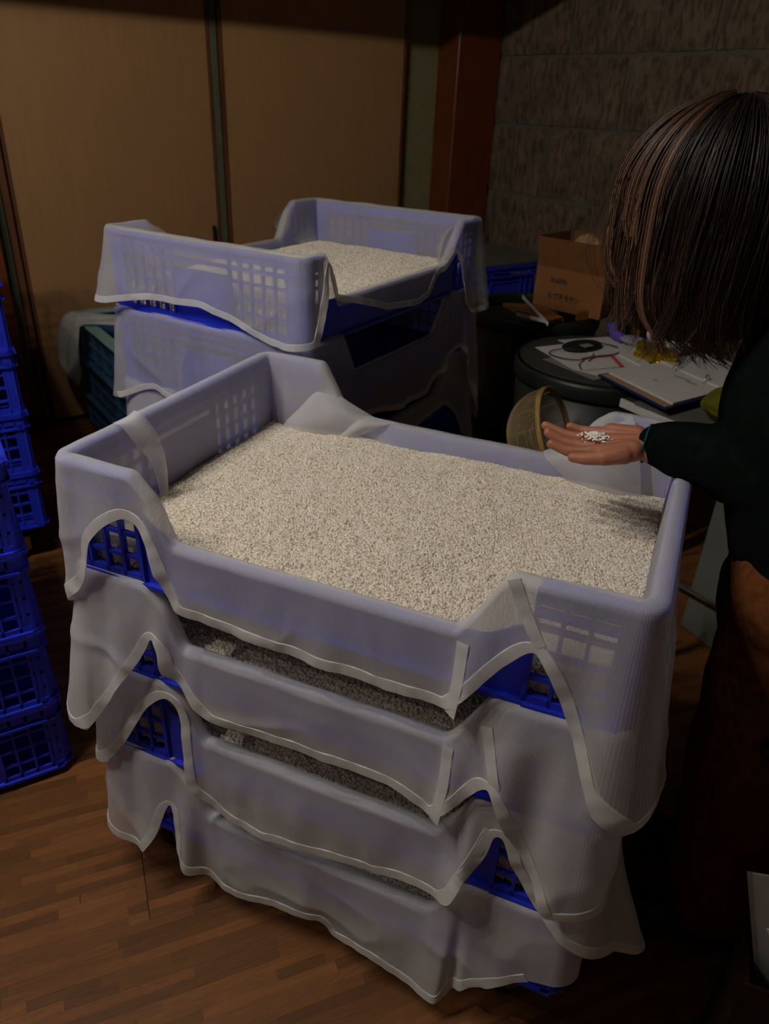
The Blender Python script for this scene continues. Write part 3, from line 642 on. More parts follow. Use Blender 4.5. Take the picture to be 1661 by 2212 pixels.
B1.build('lining_cloth', BACKF, M_CLOTH3, 'white cloth lining the topmost rear crate, crate holes showing through it', G2, hem_range=(-.61, 1.2), hem_w=.014, patches=pB)
hemB2 = [(-.62, .655), (-.58, .665), (-.501, .70), (-.459, .712), (-.428, .70), (-.40, .695), (-.345, .70), (-.30, .71), (-.1, .72), (-.02, .71), (.03, .70), (.10, .70), (.14, .70), (.212, .678), (.361, .646), (.558, .637), (.608, .675), (.70, .715), (.75, .734), (.785, .69), (.83, .58), (.86, .46), (.885, .48), (.93, .62), (1.2, .68), (1.46, .7), (1.7, .72), (2.1, .72), (2.4, .7)]
B2 = Cloth(ZBB[1], rim_back(ZBB[1], b=(.60, .645, .70)), hemB2, folds=[(-.6, .04, .01, 1), (-.36, .02, .016, 1), (-.32, .02, -.01, 1), (.2, .03, .02, 1), (.4, .04, .012, 1), (.64, .03, .02, 1), (.78, .02, .014, 1), (.85, .02, .012, 1)], flare=.05, seed=12)
B2.build('lining_cloth', BACKF, M_CLOTH3, 'white cloth hanging from the second rear crate, empty and dark inside', G2, hem_range=(-.61, 1.2), hem_w=.014)
hemB3 = [(-.62, .45), (-.3, .48), (-.05, .49), (0, .50), (.1, .52), (.3, .53), (.56, .55), (.70, .56), (.78, .50), (.85, .38), (.88, .35), (.93, .48), (1.46, .5), (2.1, .5), (2.4, .48)]
B3 = Cloth(ZBB[2], rim_back(ZBB[2]), hemB3, folds=[(-.55, .04, .02, 1), (-.4, .03, .015, 1), (.85, .02, .012, 1)], flare=.045, seed=13)
B3.build('lining_cloth', BACKF, M_CLOTH2, 'white cloth hanging from the third rear crate, half hidden', G2, hem_range=(-.61, 1.2), hem_w=.014)

# ------------------------------------------------------------------ koji rice beds
def grain_group(name, density, mat, rad):
    g = bpy.data.node_groups.new(name, 'GeometryNodeTree')
    g.interface.new_socket('Geometry', in_out='INPUT', socket_type='NodeSocketGeometry'); g.interface.new_socket('Geometry', in_out='OUTPUT', socket_type='NodeSocketGeometry')
    N = g.nodes.new; L = g.links.new
    gi = N('NodeGroupInput'); go = N('NodeGroupOutput'); dp = N('GeometryNodeDistributePointsOnFaces'); dp.inputs['Density'].default_value = density
    ic = N('GeometryNodeMeshIcoSphere'); ic.inputs['Radius'].default_value = rad; ic.inputs['Subdivisions'].default_value = 2
    tf = N('GeometryNodeTransform'); tf.inputs['Scale'].default_value = (1.12, 0.92, 0.85)
    sm = N('GeometryNodeSetMaterial'); sm.inputs['Material'].default_value = mat
    ip = N('GeometryNodeInstanceOnPoints'); rv = N('FunctionNodeRandomValue'); rv.data_type = 'FLOAT_VECTOR'; rv.inputs[1].default_value = (6.28, 6.28, 6.28)
    rs = N('FunctionNodeRandomValue'); rs.data_type = 'FLOAT'; rs.inputs[2].default_value = 0.6; rs.inputs[3].default_value = 1.4
    jn = N('GeometryNodeJoinGeometry')
    L(gi.outputs[0], dp.inputs['Mesh']); L(dp.outputs['Points'], ip.inputs['Points']); L(ic.outputs['Mesh'], tf.inputs['Geometry']); L(tf.outputs[0], sm.inputs['Geometry']); L(sm.outputs[0], ip.inputs['Instance'])
    L(rv.outputs[0], ip.inputs['Rotation']); L(rs.outputs[1], ip.inputs['Scale']); L(gi.outputs[0], jn.inputs[0]); L(ip.outputs[0], jn.inputs[0]); L(jn.outputs[0], go.inputs[0])
    return g
GG1 = grain_group('koji_grains', 165000, M_GRAIN, 0.0020); GG2 = grain_group('koji_grains_sparse', 90000, M_GRAIN, 0.0023)
def rice(F, zb, label, group, fill=0.058, y1=CW - 0.0205, gg=GG1, seed=0.0, tilt=0.0):
    nx_, ny_ = 110, int(80 * (y1 - 0.026) / (CW - 0.052)); vs = []; fs = []
    for i in range(nx_ + 1):
        for j in range(ny_ + 1):
            x = 0.0205 + (CL - 0.041) * i / nx_; y = 0.0205 + (y1 - 0.0205) * j / ny_
            e = min(x - 0.0205, CL - 0.0205 - x, y - 0.0205, (CW - 0.0205) - y)
            z = zb + fill + 0.010 * (1 - math.exp(-max(e, 0) / 0.03)) + noise.noise(Vector((x * 7, y * 7, seed))) * 0.006 + noise.noise(Vector((x * 28, y * 28, seed + 4))) * 0.0028 + noise.noise(Vector((x * 90, y * 90, seed + 8))) * 0.0016 + tilt * (x - CL / 2)
            vs.append((x, y, z))
    w = ny_ + 1
    for i in range(nx_):
        for j in range(ny_): fs.append((i * w + j, (i + 1) * w + j, (i + 1) * w + j + 1, i * w + j + 1))
    # skirt down to the crate floor
    n = len(vs); ring = [(i, 0) for i in range(nx_)] + [(nx_, j) for j in range(ny_)] + [(i, ny_) for i in range(nx_, 0, -1)] + [(0, j) for j in range(ny_, 0, -1)]
    for i, j in ring: v = vs[i * w + j]; vs.append((v[0], v[1], zb + 0.018))
    K = len(ring)
    for k in range(K):
        a = ring[k][0] * w + ring[k][1]; b = ring[(k + 1) % K]; b = b[0] * w + b[1]; fs.append((a, n + k, n + (k + 1) % K, b))
    o = mesh_obj('rice_bed', vs, fs, M_RICEBASE, None, None, True); o.location = F[0]; o.rotation_euler = (0, 0, F[1])
    setp(o, label, 'rice', group, 'stuff'); md = o.modifiers.new('grains', 'NODES'); md.node_group = gg
    return o
GR = 'beds of rice in the crates'
rice(MAINF, ZB[0], 'wide bed of pale crumbly malted rice filling the topmost front crate', GR, tilt=0.012, seed=1)
for k in (1, 2, 3): rice(MAINF, ZB[k], 'shaded bed of malted rice inside the %s front crate' % ['', 'second', 'third', 'lowest'][k], GR, y1=0.33, gg=GG2, seed=k * 3.0, fill=0.070)
rice(BACKF, ZBB[0], 'bed of pale malted rice in the topmost rear crate', GR, gg=GG2, seed=20, fill=0.07)

# ------------------------------------------------------------------ crate stacks at the left edge
for (corner, rz, z0, n, grp, where) in (((0.150, 1.212), math.radians(-4), 0.13, 5, 'crates of the far left stack', 'far left stack, standing on a dolly'), ((-0.040, 0.283), math.radians(-4), 0.012, 4, 'crates of the near left stack', 'near left stack, standing on the floor')):
    c, s_ = math.cos(rz), math.sin(rz); hx, hy = -CL / 2, CW / 2
    ctr = (corner[0] + c * hx - s_ * hy, corner[1] + s_ * hx + c * hy)
    for k in range(n):
        nm = ['lowest', 'second from bottom', 'third from bottom', 'fourth from bottom', 'fifth from bottom', 'topmost'][k] if k < n - 1 else 'topmost'
        crate(ctr, z0 + PITCH * k, rz, 'empty deep blue crate, %s of the %s' % (nm, where), grp)
    if z0 > 0.1: dolly(ctr, rz, 'black wheeled dolly under the far left stack of empty crates', 0.13)
# ------------------------------------------------------------------ right rear stack with boards
for k in range(4): crate((2.150, 1.735), 0.012 + PITCH * k, math.pi / 2, 'blue crate, %s of the stack in front of the stone wall' % ['lowest', 'second from bottom', 'third from bottom', 'topmost'][k], 'crates by the stone wall')
setp(MB().box(1.86, 2.44, 1.31, 1.72, 0.7785, 0.793).build('grey_board', M_GREYB, bevel=0.003), 'flat grey board lying on the crates by the stone wall', 'board')
bd = MB().box(0, 0.34, 0, 0.018, 0, 0.735).build('leaning_board', M_GREYB, bevel=0.003); bd.location = (2.555, 2.20, 0); bd.rotation_euler = (-0.03, 0, 0.1)
setp(bd, 'upright grey board leaning by the corner behind the rear crates', 'board')

# ------------------------------------------------------------------ pale blue bins by the plywood door
def bin_parts():
    L2, W2, H = 0.28, 0.33, 0.172; P = []
    for (nm, ax, sg) in (('bin_wall', 0, -1), ('bin_wall', 0, 1), ('bin_wall', 1, -1), ('bin_wall', 1, 1)):
        m = MB(); a, b = (L2, W2) if ax == 0 else (W2, L2)
        def bx(u0, u1, d0, d1, z0, z1):
            if ax == 0: m.box(min(sg * (a - d0), sg * (a - d1)), max(sg * (a - d0), sg * (a - d1)), u0, u1, z0, z1)
            else: m.box(u0, u1, min(sg * (a - d0), sg * (a - d1)), max(sg * (a - d0), sg * (a - d1)), z0, z1)
        e = b - (0.02 if ax == 0 else 0.035)
        bx(-e, e, 0.028, 0.034, 0.004, H - 0.012)
        for i in range(6): u = -e + 2 * e * i / 5; bx(max(-e, u - 0.005), min(e, u + 0.005), 0.018, 0.028, 0.004, H - 0.014)
        for z in (0.02, 0.075, 0.128): bx(-e, e, 0.020, 0.028, z - 0.004, z + 0.004)
        P.append((nm, m.build(nm, M_LBLUE)))
    m = MB()
    for sg in (-1, 1):
        m.box(min(sg * (L2 - 0.05), sg * L2), max(sg * (L2 - 0.05), sg * L2), -W2, W2, H - 0.014, H)
        m.box(-L2 + 0.05, L2 - 0.05, min(sg * (W2 - 0.05), sg * W2), max(sg * (W2 - 0.05), sg * W2), H - 0.014, H)
    P.append(('bin_rim', m.build('bin_rim', M_MINT, bevel=0.004)))
    P.append(('low_rim', m.build('bin_rim', M_LBLUE, bevel=0.004)))
    P.append(('bin_floor', MB().box(-L2 + 0.03, L2 - 0.03, -W2 + 0.03, W2 - 0.03, 0.0, 0.006).build('bin_floor', M_LBLUE)))
    out = []
    for n, o in P: out.append((n, o.data)); bpy.data.objects.remove(o)
    return out
BP = bin_parts()
for k in range(3):
    o = empty('storage_bin', (0.835, 1.985, 0.012 + 0.173 * k), math.radians(0)); setp(o, ['lowest pale blue bin of the pile by the plywood door', 'middle pale blue bin of the pile by the plywood door', 'topmost pale blue bin with a wide mint rim by the plywood door'][k], 'bin', 'pale blue bins')
    for n, me in BP:
        if n == ('low_rim' if k == 2 else 'bin_rim'): continue
        n = n.replace('low_rim', 'bin_rim'); c = bpy.data.objects.new(n, me); COL.objects.link(c); c.parent = o
# cloth looped over the corner of the topmost pale bin
def draped_towel():
    vs = []; us = []; fs = []; nu, nv = 30, 34; zt = 0.012 + 0.173 * 3 + 0.005
    for i in range(nu + 1):
        u = i / nu * 2 - 1
        for j in range(nv + 1):
            v = j / nv
            if v < 0.3:
                t = v / 0.3; x = 0.70 - 0.155 * t; hw = 0.085 + 0.02 * t; yy = 2.13 + hw * u - 0.10 * (1 - t); z = zt + 0.006 + 0.012 * (1 - u * u) + 0.004 * math.sin(u * 7 + 2 * t)
            else:
                t = (v - 0.3) / 0.7; hw = 0.105 + 0.055 * math.sin(math.pi * min(1, t * 0.95)); yy = 2.14 + hw * u + 0.06 * t
                x = 0.545 - 0.012 - 0.050 * math.sin(math.pi * min(1.0, t * 0.9)) * (1 - 0.5 * u * u) + 0.020 * math.cos(u * 4.5) * t * (1 - t) * 2; z = zt + 0.004 - (0.30 - 0.10 * u * u) * t
                x -= 0.022 * math.exp(-((t - 0.78) / 0.12) ** 2) * (1 - u * u)
            vs.append((x, yy, z)); us.append((u * 0.15, v * 0.4))
    w = nv + 1
    for i in range(nu):
        for j in range(nv): fs.append((i * w + j, i * w + j + 1, (i + 1) * w + j + 1, (i + 1) * w + j))
    o = mesh_obj('hanging_cloth', vs, fs, M_HEM, None, us, True); setp(o, 'bunched white cloth hanging over the rim of the pale blue bin', 'cloth')
draped_towel()

# ------------------------------------------------------------------ black tubs, cardboard box, desk things
def tub(name, c, r, h, label):
    o = empty(name, (c[0], c[1], 0)); setp(o, label, 'tub')
    prof = [(0.001, 0.004), (r * 0.84, 0.004), (r * 0.86, 0.012), (r * 0.965, h - 0.05), (r * 0.95, h - 0.05), (r * 0.84, 0.02), (0.001, 0.02)]
    MB().lathe(prof, 48).build('tub_body', M_TUB, o, smooth=True)
    MB().lathe([(r * 0.955, h - 0.055), (r * 0.99, h - 0.055), (r, h - 0.045), (r, h - 0.012), (r * 0.985, h), (r * 0.965, h), (r * 0.95, h - 0.01), (r * 0.95, h - 0.055)], 48, close=True).build('tub_rim', M_TUB, o, smooth=True)
    return o
TUB1 = tub('round_tub', (1.79, 0.445), 0.285, 0.655, 'round black plastic tub with rolled rim, papers lying on its lid')
tub('round_tub', (1.985, 0.955), 0.25, 0.70, 'round black plastic tub under the open cardboard box')
MB().lathe([(0.001, 0.6555), (0.268, 0.6555), (0.268, 0.6635), (0.001, 0.6635)], 48).build('tub_lid', plain('dark_grey_lid', (0.035, 0.035, 0.03), 0.7), TUB1)
# cardboard box: face towards the left carries the print
bx = empty('cardboard_box', (2.105, 0.835, 0.7095), math.radians(11.5)); setp(bx, 'open brown cardboard box with katakana lettering, standing on the black tub', 'box')
BXD, BYD, BH, T = 0.115, 0.145, 0.150, 0.004
MB().box(-BXD, BXD, -BYD, BYD, 0, T).build('box_bottom', M_CARD, bx)
MB().box(-BXD, -BXD + T, -BYD, BYD, T, BH).build('box_wall', M_CARD, bx); MB().box(BXD - T, BXD, -BYD, BYD, T, BH).build('box_wall', M_CARD, bx)
MB().box(-BXD + T, BXD - T, -BYD, -BYD + T, T, BH).build('box_wall', M_CARD, bx); MB().box(-BXD + T, BXD - T, BYD - T, BYD, T, BH).build('box_wall', M_CARD, bx)
def flap(nm, M, w, l): MB().box(-w, w, -T / 2, T / 2, 0, l, M).build(nm, M_CARDIN, bx)
flap('box_flap', Matrix.Translation((-BXD + T / 2, 0, BH)) @ Matrix.Rotation(math.pi / 2, 4, 'Z') @ Matrix.Rotation(math.radians(-7), 4, 'X'), BYD, 0.105)
flap('box_flap', Matrix.Translation((BXD - T / 2, 0, BH)) @ Matrix.Rotation(math.pi / 2, 4, 'Z') @ Matrix.Rotation(math.radians(9), 4, 'X'), BYD, 0.105)
flap('box_flap', Matrix.Translation((0, -BYD + T / 2, BH)) @ Matrix.Rotation(math.radians(5), 4, 'X'), BXD - T, 0.105)
flap('box_flap', Matrix.Translation((0, BYD - T / 2, BH)) @ Matrix.Rotation(math.radians(-8), 4, 'X'), BXD - T, 0.105)
# printed letters: strokes in unit squares, laid on the left face
KANA = {'hi': [[(.18, .95), (.18, .2), (.3, .08), (.9, .08)], [(.85, .72), (.18, .5)]], 'gu': [[(.35, .95), (.12, .5)], [(.32, .8), (.75, .8), (.66, .4), (.3, .05)], [(.78, 1.), (.86, .86)], [(.92, 1.), (1., .86)]],
        'chi': [[(.75, .95), (.2, .82)], [(.08, .55), (.95, .55)], [(.52, .86), (.5, .4), (.25, .05)]], 'mo': [[(.15, .88), (.85, .88)], [(.08, .52), (.92, .52)], [(.45, .88), (.45, .2), (.6, .08), (.9, .1)]],
        'ya': [[(.08, .6), (.92, .75), (.7, .42)], [(.3, .95), (.52, .03)]], 'shi': [[(.15, .9), (.35, .78)], [(.06, .6), (.26, .48)], [(.12, .08), (.55, .25), (.9, .7)]]}
BLK = [[(.1, .9), (.9, .9)], [(.1, .5), (.9, .5)], [(.1, .1), (.9, .1)], [(.15, .95), (.15, .05)], [(.5, .95), (.5, .05)], [(.85, .95), (.85, .05)]]
def write(chars, y0, z0, sz, th):
    m = MB()
    for n, ch in enumerate(chars):
        for st in ch:
            for p, q in zip(st[:-1], st[1:]):
                a = Vector((y0 - (n * 1.08 + p[0]) * sz, z0 + p[1] * sz)); b = Vector((y0 - (n * 1.08 + q[0]) * sz, z0 + q[1] * sz)); d = (b - a); 
                nrm = Vector((-d.y, d.x)).normalized() * th; d = d.normalized() * th * 0.6
                m.prism([tuple(a - nrm - d), tuple(b - nrm + d), tuple(b + nrm + d), tuple(a + nrm - d)], -BXD - 0.0006, -BXD - 0.0001, axis=0)
    m.build('printed_letters', M_INK, bx)
write([KANA[k] for k in ('hi', 'gu', 'chi', 'mo', 'ya', 'shi')], 0.082, 0.040, 0.0215, 0.0016)
write([BLK[:5], BLK[1:], BLK[:4] + BLK[5:], BLK[2:]], 0.078, 0.098, 0.0165, 0.0012)
def crumple(name, c, r, mat, label, cat, seed, sc=0.25, rot=0.0):
    m = MB(); m.ell((0, 0, 0), r, 22, 14); vs = []
    for v in m.v:
        v = Vector(v); n_ = noise.noise(v * (3.2 / max(r)) * 0.6 + Vector((seed, 0, 0))); f_ = 1 + sc * n_ + sc * 0.6 * abs(noise.noise(v * (9 / max(r)) * 0.5 + Vector((0, seed, 0)))); vs.append(tuple(v * f_))
    m.v = vs; o = m.build(name, mat); o.location = c; o.rotation_euler = (0, 0, rot); setp(o, label, cat); return o
crumple('paper_bag', (2.115, 0.855, 0.858), (0.065, 0.085, 0.105), plain('kraft_paper', (0.36, 0.24, 0.12), 0.85, 0.1, 18, 0.15, 0.3), 'crumpled tan paper bag sticking out of the cardboard box', 'bag', 3.0, 0.3)
# folded cardboard sheets on the tub beside the box
def sheet(name, pts, z, th, mat, label, cat, group=None, rx=0.0):
    c = Vector((sum(p[0] for p in pts) / len(pts), sum(p[1] for p in pts) / len(pts)))
    o = MB().prism([(p[0] - c.x, p[1] - c.y) for p in pts], 0, th, axis=2).build(name, mat); o.location = (c.x, c.y, z); o.rotation_euler = (rx, 0, 0); setp(o, label, cat, group); return o
sheet('cardboard_sheet', [(1.80, 0.79), (1.905, 0.735), (1.985, 0.93), (1.86, 1.01)], 0.703, 0.012, M_CARD, 'folded cardboard sheet lying on the tub left of the box', 'cardboard')
sheet('cardboard_scrap', [(1.765, 0.80), (1.80, 0.725), (1.90, 0.735), (1.83, 0.83)], 0.7155, 0.005, plain('orange_cardboard', (0.34, 0.13, 0.03), 0.8, 0.2, 20, 0.1), 'small orange-brown cardboard scrap at the edge of the black tub', 'cardboard')
sheet('cardboard_strip', [(1.95, 0.715), (2.10, 0.712), (2.12, 0.735), (1.98, 0.745)], 0.7035, 0.03, plain('orange_card_strip', (0.30, 0.11, 0.025), 0.8, 0.2, 20, 0.1), 'narrow orange-brown cardboard strip under the front of the box', 'cardboard')
lf2 = empty('folded_leaflet', (1.80, 0.78, 0.7225), 0); setp(lf2, 'white edged leaflet folded open in a narrow V on the cardboard', 'leaflet')
A_, B_, C_ = Vector((-0.05, -0.115, 0.0)), Vector((0.065, 0.135, 0.03)), Vector((-0.02, 0.07, 0.0))
def leaf(p, q, h, mat, nm):
    d = (q - p); n = Vector((-d.y, d.x, 0)).normalized() * 0.0012; vs = [p - n, q - n, q + n, p + n] + [v + Vector((0, 0, h)) for v in (p - n, q - n, q + n, p + n)]
    mesh_obj(nm, vs, [(0, 3, 2, 1), (4, 5, 6, 7), (0, 1, 5, 4), (1, 2, 6, 5), (2, 3, 7, 6), (3, 0, 4, 7)], mat, lf2)
leaf(A_, B_, 0.012, M_PAPER, 'leaflet_page'); leaf(A_ + Vector((0.02, 0.03, 0)), C_ + Vector((-0.03, -0.03, 0.0)), 0.012, M_PAPER, 'leaflet_page'); leaf(A_ + Vector((0.03, 0.05, 0)), C_, 0.008, M_NAVY, 'leaflet_back')
# papers on the round lid
ZP = 0.664
def papers():
    T1 = ZP + 0.0005
    sheet('paper_sheet', [(1.60, 0.53), (1.585, 0.30), (1.80, 0.285), (1.83, 0.50)], T1, 0.0012, plain('grey_paper', (0.22, 0.21, 0.18), 0.8), 'grey paper sheet at the left bottom of the desk papers', 'paper', 'desk papers')
    sheet('paper_sheet', [(1.668, 0.632), (1.605, 0.405), (1.635, 0.285), (1.82, 0.29), (1.88, 0.60)], T1 + 0.0015, 0.0015, M_PAPER, 'large white sheet under the black pouch on the black tub', 'paper', 'desk papers')
    sheet('paper_sheet', [(1.80, 0.655), (1.77, 0.36), (1.955, 0.33), (2.0, 0.60)], T1 + 0.0032, 0.0015, M_PAPER, 'white sheet right of the black pouch, under the gold wrapper', 'paper', 'desk papers')
    sheet('printed_card', [(1.618, 0.371), (1.706, 0.455), (1.815, 0.428), (1.755, 0.340)], T1 + 0.005, 0.0012, M_PAPER, 'white card with a red printed margin among the papers', 'card')
    o = sheet('card_margin', [(1.700, 0.452), (1.712, 0.466), (1.832, 0.436), (1.764, 0.334), (1.748, 0.338), (1.806, 0.424)], T1 + 0.0064, 0.0006, M_RED, 'red', 'x')
    for k in ('label', 'category'): del o[k]
    pc = [x for x in bpy.data.objects if x.name.startswith('printed_card')][0]; o.location = o.location - pc.location; o.parent = pc
    # lines of a booklet edge
    sheet('booklet', [(1.845, 0.42), (1.81, 0.30), (1.835, 0.285), (1.98, 0.46), (1.93, 0.50)], T1 + 0.0048, 0.006, M_PAPER, 'thin white booklet between the red card and the gold wrapper', 'booklet')
papers()
pch = empty('black_pouch', (1.80, 0.545, ZP + 0.006)); setp(pch, 'small black pouch with a grey label and thin cords on the papers', 'pouch')
m = MB(); m.ell((0, 0, 0.008), (0.085, 0.048, 0.014), 20, 10); m.build('pouch_body', M_BLACK, pch, smooth=True)
MB().box(-0.035, 0.005, -0.046, -0.018, 0.018, 0.0205).build('pouch_label', plain('grey_label', (0.25, 0.25, 0.24), 0.7), pch)
MB().tube(cat_rom([(-.08, 0, .01), (-.13, .015, .004), (-.16, -.01, .003), (-.15, -.07, .003), (-.11, -.10, .003), (-.05, -.09, .003), (-.02, -.07, .003)], 6), 0.0018, 6).build('cord', M_BLACK, pch, True)
MB().tube(cat_rom([(.08, -.01, .01), (.11, -.05, .004), (.09, -.09, .003), (.03, -.11, .003), (-.04, -.10, .004), (-.10, -.12, .004)], 6), 0.0018, 6).build('cord', M_BLACK, pch, True)
MB().tube(cat_rom([(-.11, -.11, .003), (-.155, -.13, .003), (-.19, -.17, .003)], 6), 0.0016, 6).build('cord', M_BLACK, pch, True)
pp = empty('purple_wrapper', (1.985, 0.545, ZP + 0.012)); setp(pp, 'twisted clear and purple plastic wrapper behind the papers', 'wrapper')
MB().tube(cat_rom([(.05, .09, .02), (.03, .05, .025), (.0, .02, .016), (-.01, -.03, .01)], 5), [0.010, 0.012, 0.014, 0.016] + [0.017] * 12, 9).build('wrapper_neck', M_PURPLE, pp, True)
m = MB(); m.ell((0, -0.075, 0.012), (0.035, 0.065, 0.016), 16, 8); m.build('wrapper_body', plain('pale_film', (0.30, 0.29, 0.38), 0.3), pp, smooth=False)
crumple('gold_wrapper', (1.915, 0.335, ZP + 0.027), (0.048, 0.085, 0.024), M_GOLD, 'crumpled shiny gold foil wrapper beside the open binder', 'wrapper', 8.0, 0.5, -0.35)
crumple('white_crumple', (2.06, 0.40, ZP + 0.035), (0.05, 0.07, 0.035), M_PAPER, 'crumpled white tissue behind the gold wrapper', 'tissue', 5.0, 0.4)
setp(MB().box(-0.006, 0.006, -0.006, 0.006, 0, 0.05).build('orange_marker', M_ORANGE, bevel=0.003), 'small orange marker standing behind the hair on the desk', 'marker').location = (2.03, 0.50, 0.6636)
# low table with white edged board, binder and olive cloth
tb = empty('side_table', (1.98, -0.20, 0)); setp(tb, 'low dark table with a white edged top behind the person', 'table')
MT = Matrix.Rotation(math.radians(-4), 4, 'Z')
MB().box(-0.42, 0.42, -0.36, 0.36, 0.622, 0.642, MT).build('table_top', plain('dark_table_top', (0.05, 0.042, 0.032), 0.6), tb)
MB().box(-0.426, -0.420, -0.36, 0.36, 0.620, 0.644, MT).build('table_edge', M_PAPER, tb)
for sx in (-1, 1):
    for sy in (-1, 1): MB().box(sx * 0.38 - 0.02, sx * 0.38 + 0.02, sy * 0.32 - 0.02, sy * 0.32 + 0.02, 0, 0.6215, MT).build('leg', M_BLACK, tb)
gsh = sheet('grey_folder', [(1.575, 0.135), (1.565, -0.09), (1.84, -0.10), (1.90, 0.13)], 0.6435, 0.010, M_GREYB, 'grey cardboard folder lying under the open binder', 'folder')
bn = empty('ring_binder', (1.70, 0.14, 0.6785), math.radians(0)); setp(bn, 'open navy ring binder with white pages and two steel rings', 'binder')
def quad_slab(pts, z0, z1, mat, nm, par):
    n = len(pts); vs = [(p[0] - 1.70, p[1] - 0.14, z0 - (0 if len(p) < 3 else 0)) for p in pts] + [(p[0] - 1.70, p[1] - 0.14, z1) for p in pts]
    return mesh_obj(nm, vs, [tuple(range(n - 1, -1, -1)), tuple(range(n, 2 * n))] + [(i, (i + 1) % n, n + (i + 1) % n, n + i) for i in range(n)], mat, par)
quad_slab([(1.605, 0.305), (1.540, 0.012), (1.80, 0.012), (1.87, 0.285)], -0.004, 0.0, M_NAVY, 'binder_cover', bn)
quad_slab([(1.87, 0.285), (1.80, 0.012), (2.05, 0.0), (2.12, 0.27)], -0.002, 0.002, M_NAVY, 'binder_cover', bn)
quad_slab([(1.612, 0.297), (1.552, 0.022), (1.585, 0.020), (1.645, 0.292)], 0.0003, 0.0013, M_TAN, 'binder_lining', bn)
quad_slab([(1.640, 0.293), (1.582, 0.020), (1.805, 0.016), (1.865, 0.280)], 0.0004, 0.007, M_PAPER, 'page_stack', bn)
quad_slab([(1.868, 0.280), (1.808, 0.016), (2.03, 0.006), (2.09, 0.265)], 0.0024, 0.012, M_PAPER, 'page_stack', bn)
for (px_, py_) in ((1.852, 0.20), (1.826, 0.085)):
    m = MB(); m.tube([(px_ - 1.70 + 0.018 * math.cos(a), py_ - 0.14 + 0.004 * math.cos(a), 0.007 + 0.022 * math.sin(a)) for a in np.linspace(0, math.pi, 14)], 0.0018, 6); m.build('binder_ring', M_STEEL, bn, True)
for (a, b, c_) in ((1.79, 0.14, 0.03), (1.775, 0.10, 0.02), (1.70, 0.17, 0.008)):
    MB().box(a - 1.70, a - 1.70 + 0.0035, b - 0.14 - c_, b - 0.14 + c_, 0.0072, 0.0076).build('printed_line', M_INK, bn)
crumple('olive_cloth', (1.70, -0.095, 0.70), (0.10, 0.075, 0.045), M_OLIVE, 'olive green cloth heaped behind the sleeve beside the binder', 'cloth', 4.0, 0.25)
# white box and steel rail beyond the right end of the front stack
wb = empty('foam_box', (1.90, -0.33, 0), math.radians(-10)); setp(wb, 'pale white foam box standing on the floor under the table', 'box')
MB().box(-0.28, 0.28, -0.30, 0.15, 0.0, 0.53).build('box_body', M_WHITEB, wb, bevel=0.008)
MB().box(-0.287, 0.287, -0.307, 0.157, 0.531, 0.60).build('box_lid', M_WHITEB, wb, bevel=0.008)
st = MB(); st.tube([(1.36, -0.19, 0.325), (1.60, -0.37, 0.16)], 0.012, 10); st.tube([(1.36, -0.19, 0.325), (1.33, -0.17, 0.0)], 0.012, 10); st.tube([(1.60, -0.37, 0.16), (1.60, -0.38, 0.0)], 0.012, 10)
setp(st.build('steel_rail', M_STEEL, smooth=True), 'bent steel pipe rail standing near the white foam box', 'rail')
# bamboo basket on a black stool
so = empty('low_stool', (1.37, 0.27, 0)); setp(so, 'black round stool under the bamboo basket, behind the front stack', 'stool')
MB().lathe([(0.001, 0.40), (0.15, 0.40), (0.155, 0.41), (0.155, 0.425), (0.15, 0.43), (0.001, 0.43)], 32).build('stool_seat', M_BLACK, so, True)
for k in range(4): a = math.pi / 4 + k * math.pi / 2; MB().tube([(0.10 * math.cos(a), 0.10 * math.sin(a), 0.4), (0.14 * math.cos(a), 0.14 * math.sin(a), 0.0)], 0.012, 8).build('leg', M_BLACK, so, True)
bk = empty('bamboo_basket', (1.330, 0.265, 0.548)); setp(bk, 'round basket of fine bamboo strips with a pale bent rim, lying on its side', 'basket')
ax = (rr * 0.80 - ww * 0.50 + uu * 0.12).normalized()      # mouth of the basket faces right and a little forward
qz = ax.to_track_quat('Z', 'Y').to_matrix().to_4x4(); Rb = 0.130
MR = qz @ Matrix.Translation((0, 0, 0.055))
m = MB(); m.lathe([(Rb - 0.003, -0.008), (Rb + 0.004, -0.008), (Rb + 0.004, 0.008), (Rb - 0.003, 0.008)], 48, MR, close=True); m.build('basket_rim', M_BAMBOOR, bk, True)
def bprof(t): return Rb * math.sqrt(max(0.0, 1 - (t * 0.98) ** 2.4)), 0.055 - 0.13 * t
for k in range(26):
    t = (k + 0.6) / 26; r_, z_ = bprof(t)
    if r_ < 0.012: continue
    mm = MB(); mm.tube([qz @ Vector((r_ * math.cos(a), r_ * math.sin(a), z_)) for a in np.linspace(0, 2 * math.pi, 40)[:-1]], 0.0012, 5, closed=True); mm.build('bamboo_strip', M_BAMBOO, bk, True)
for k in range(14):
    a = 2 * math.pi * k / 14; mm = MB(); mm.tube([qz @ Vector((bprof(t)[0] * 0.985 * math.cos(a), bprof(t)[0] * 0.985 * math.sin(a), bprof(t)[1])) for t in np.linspace(0.0, 0.97, 12)], 0.0013, 4); mm.build('bamboo_rib', M_BAMBOO, bk, True)

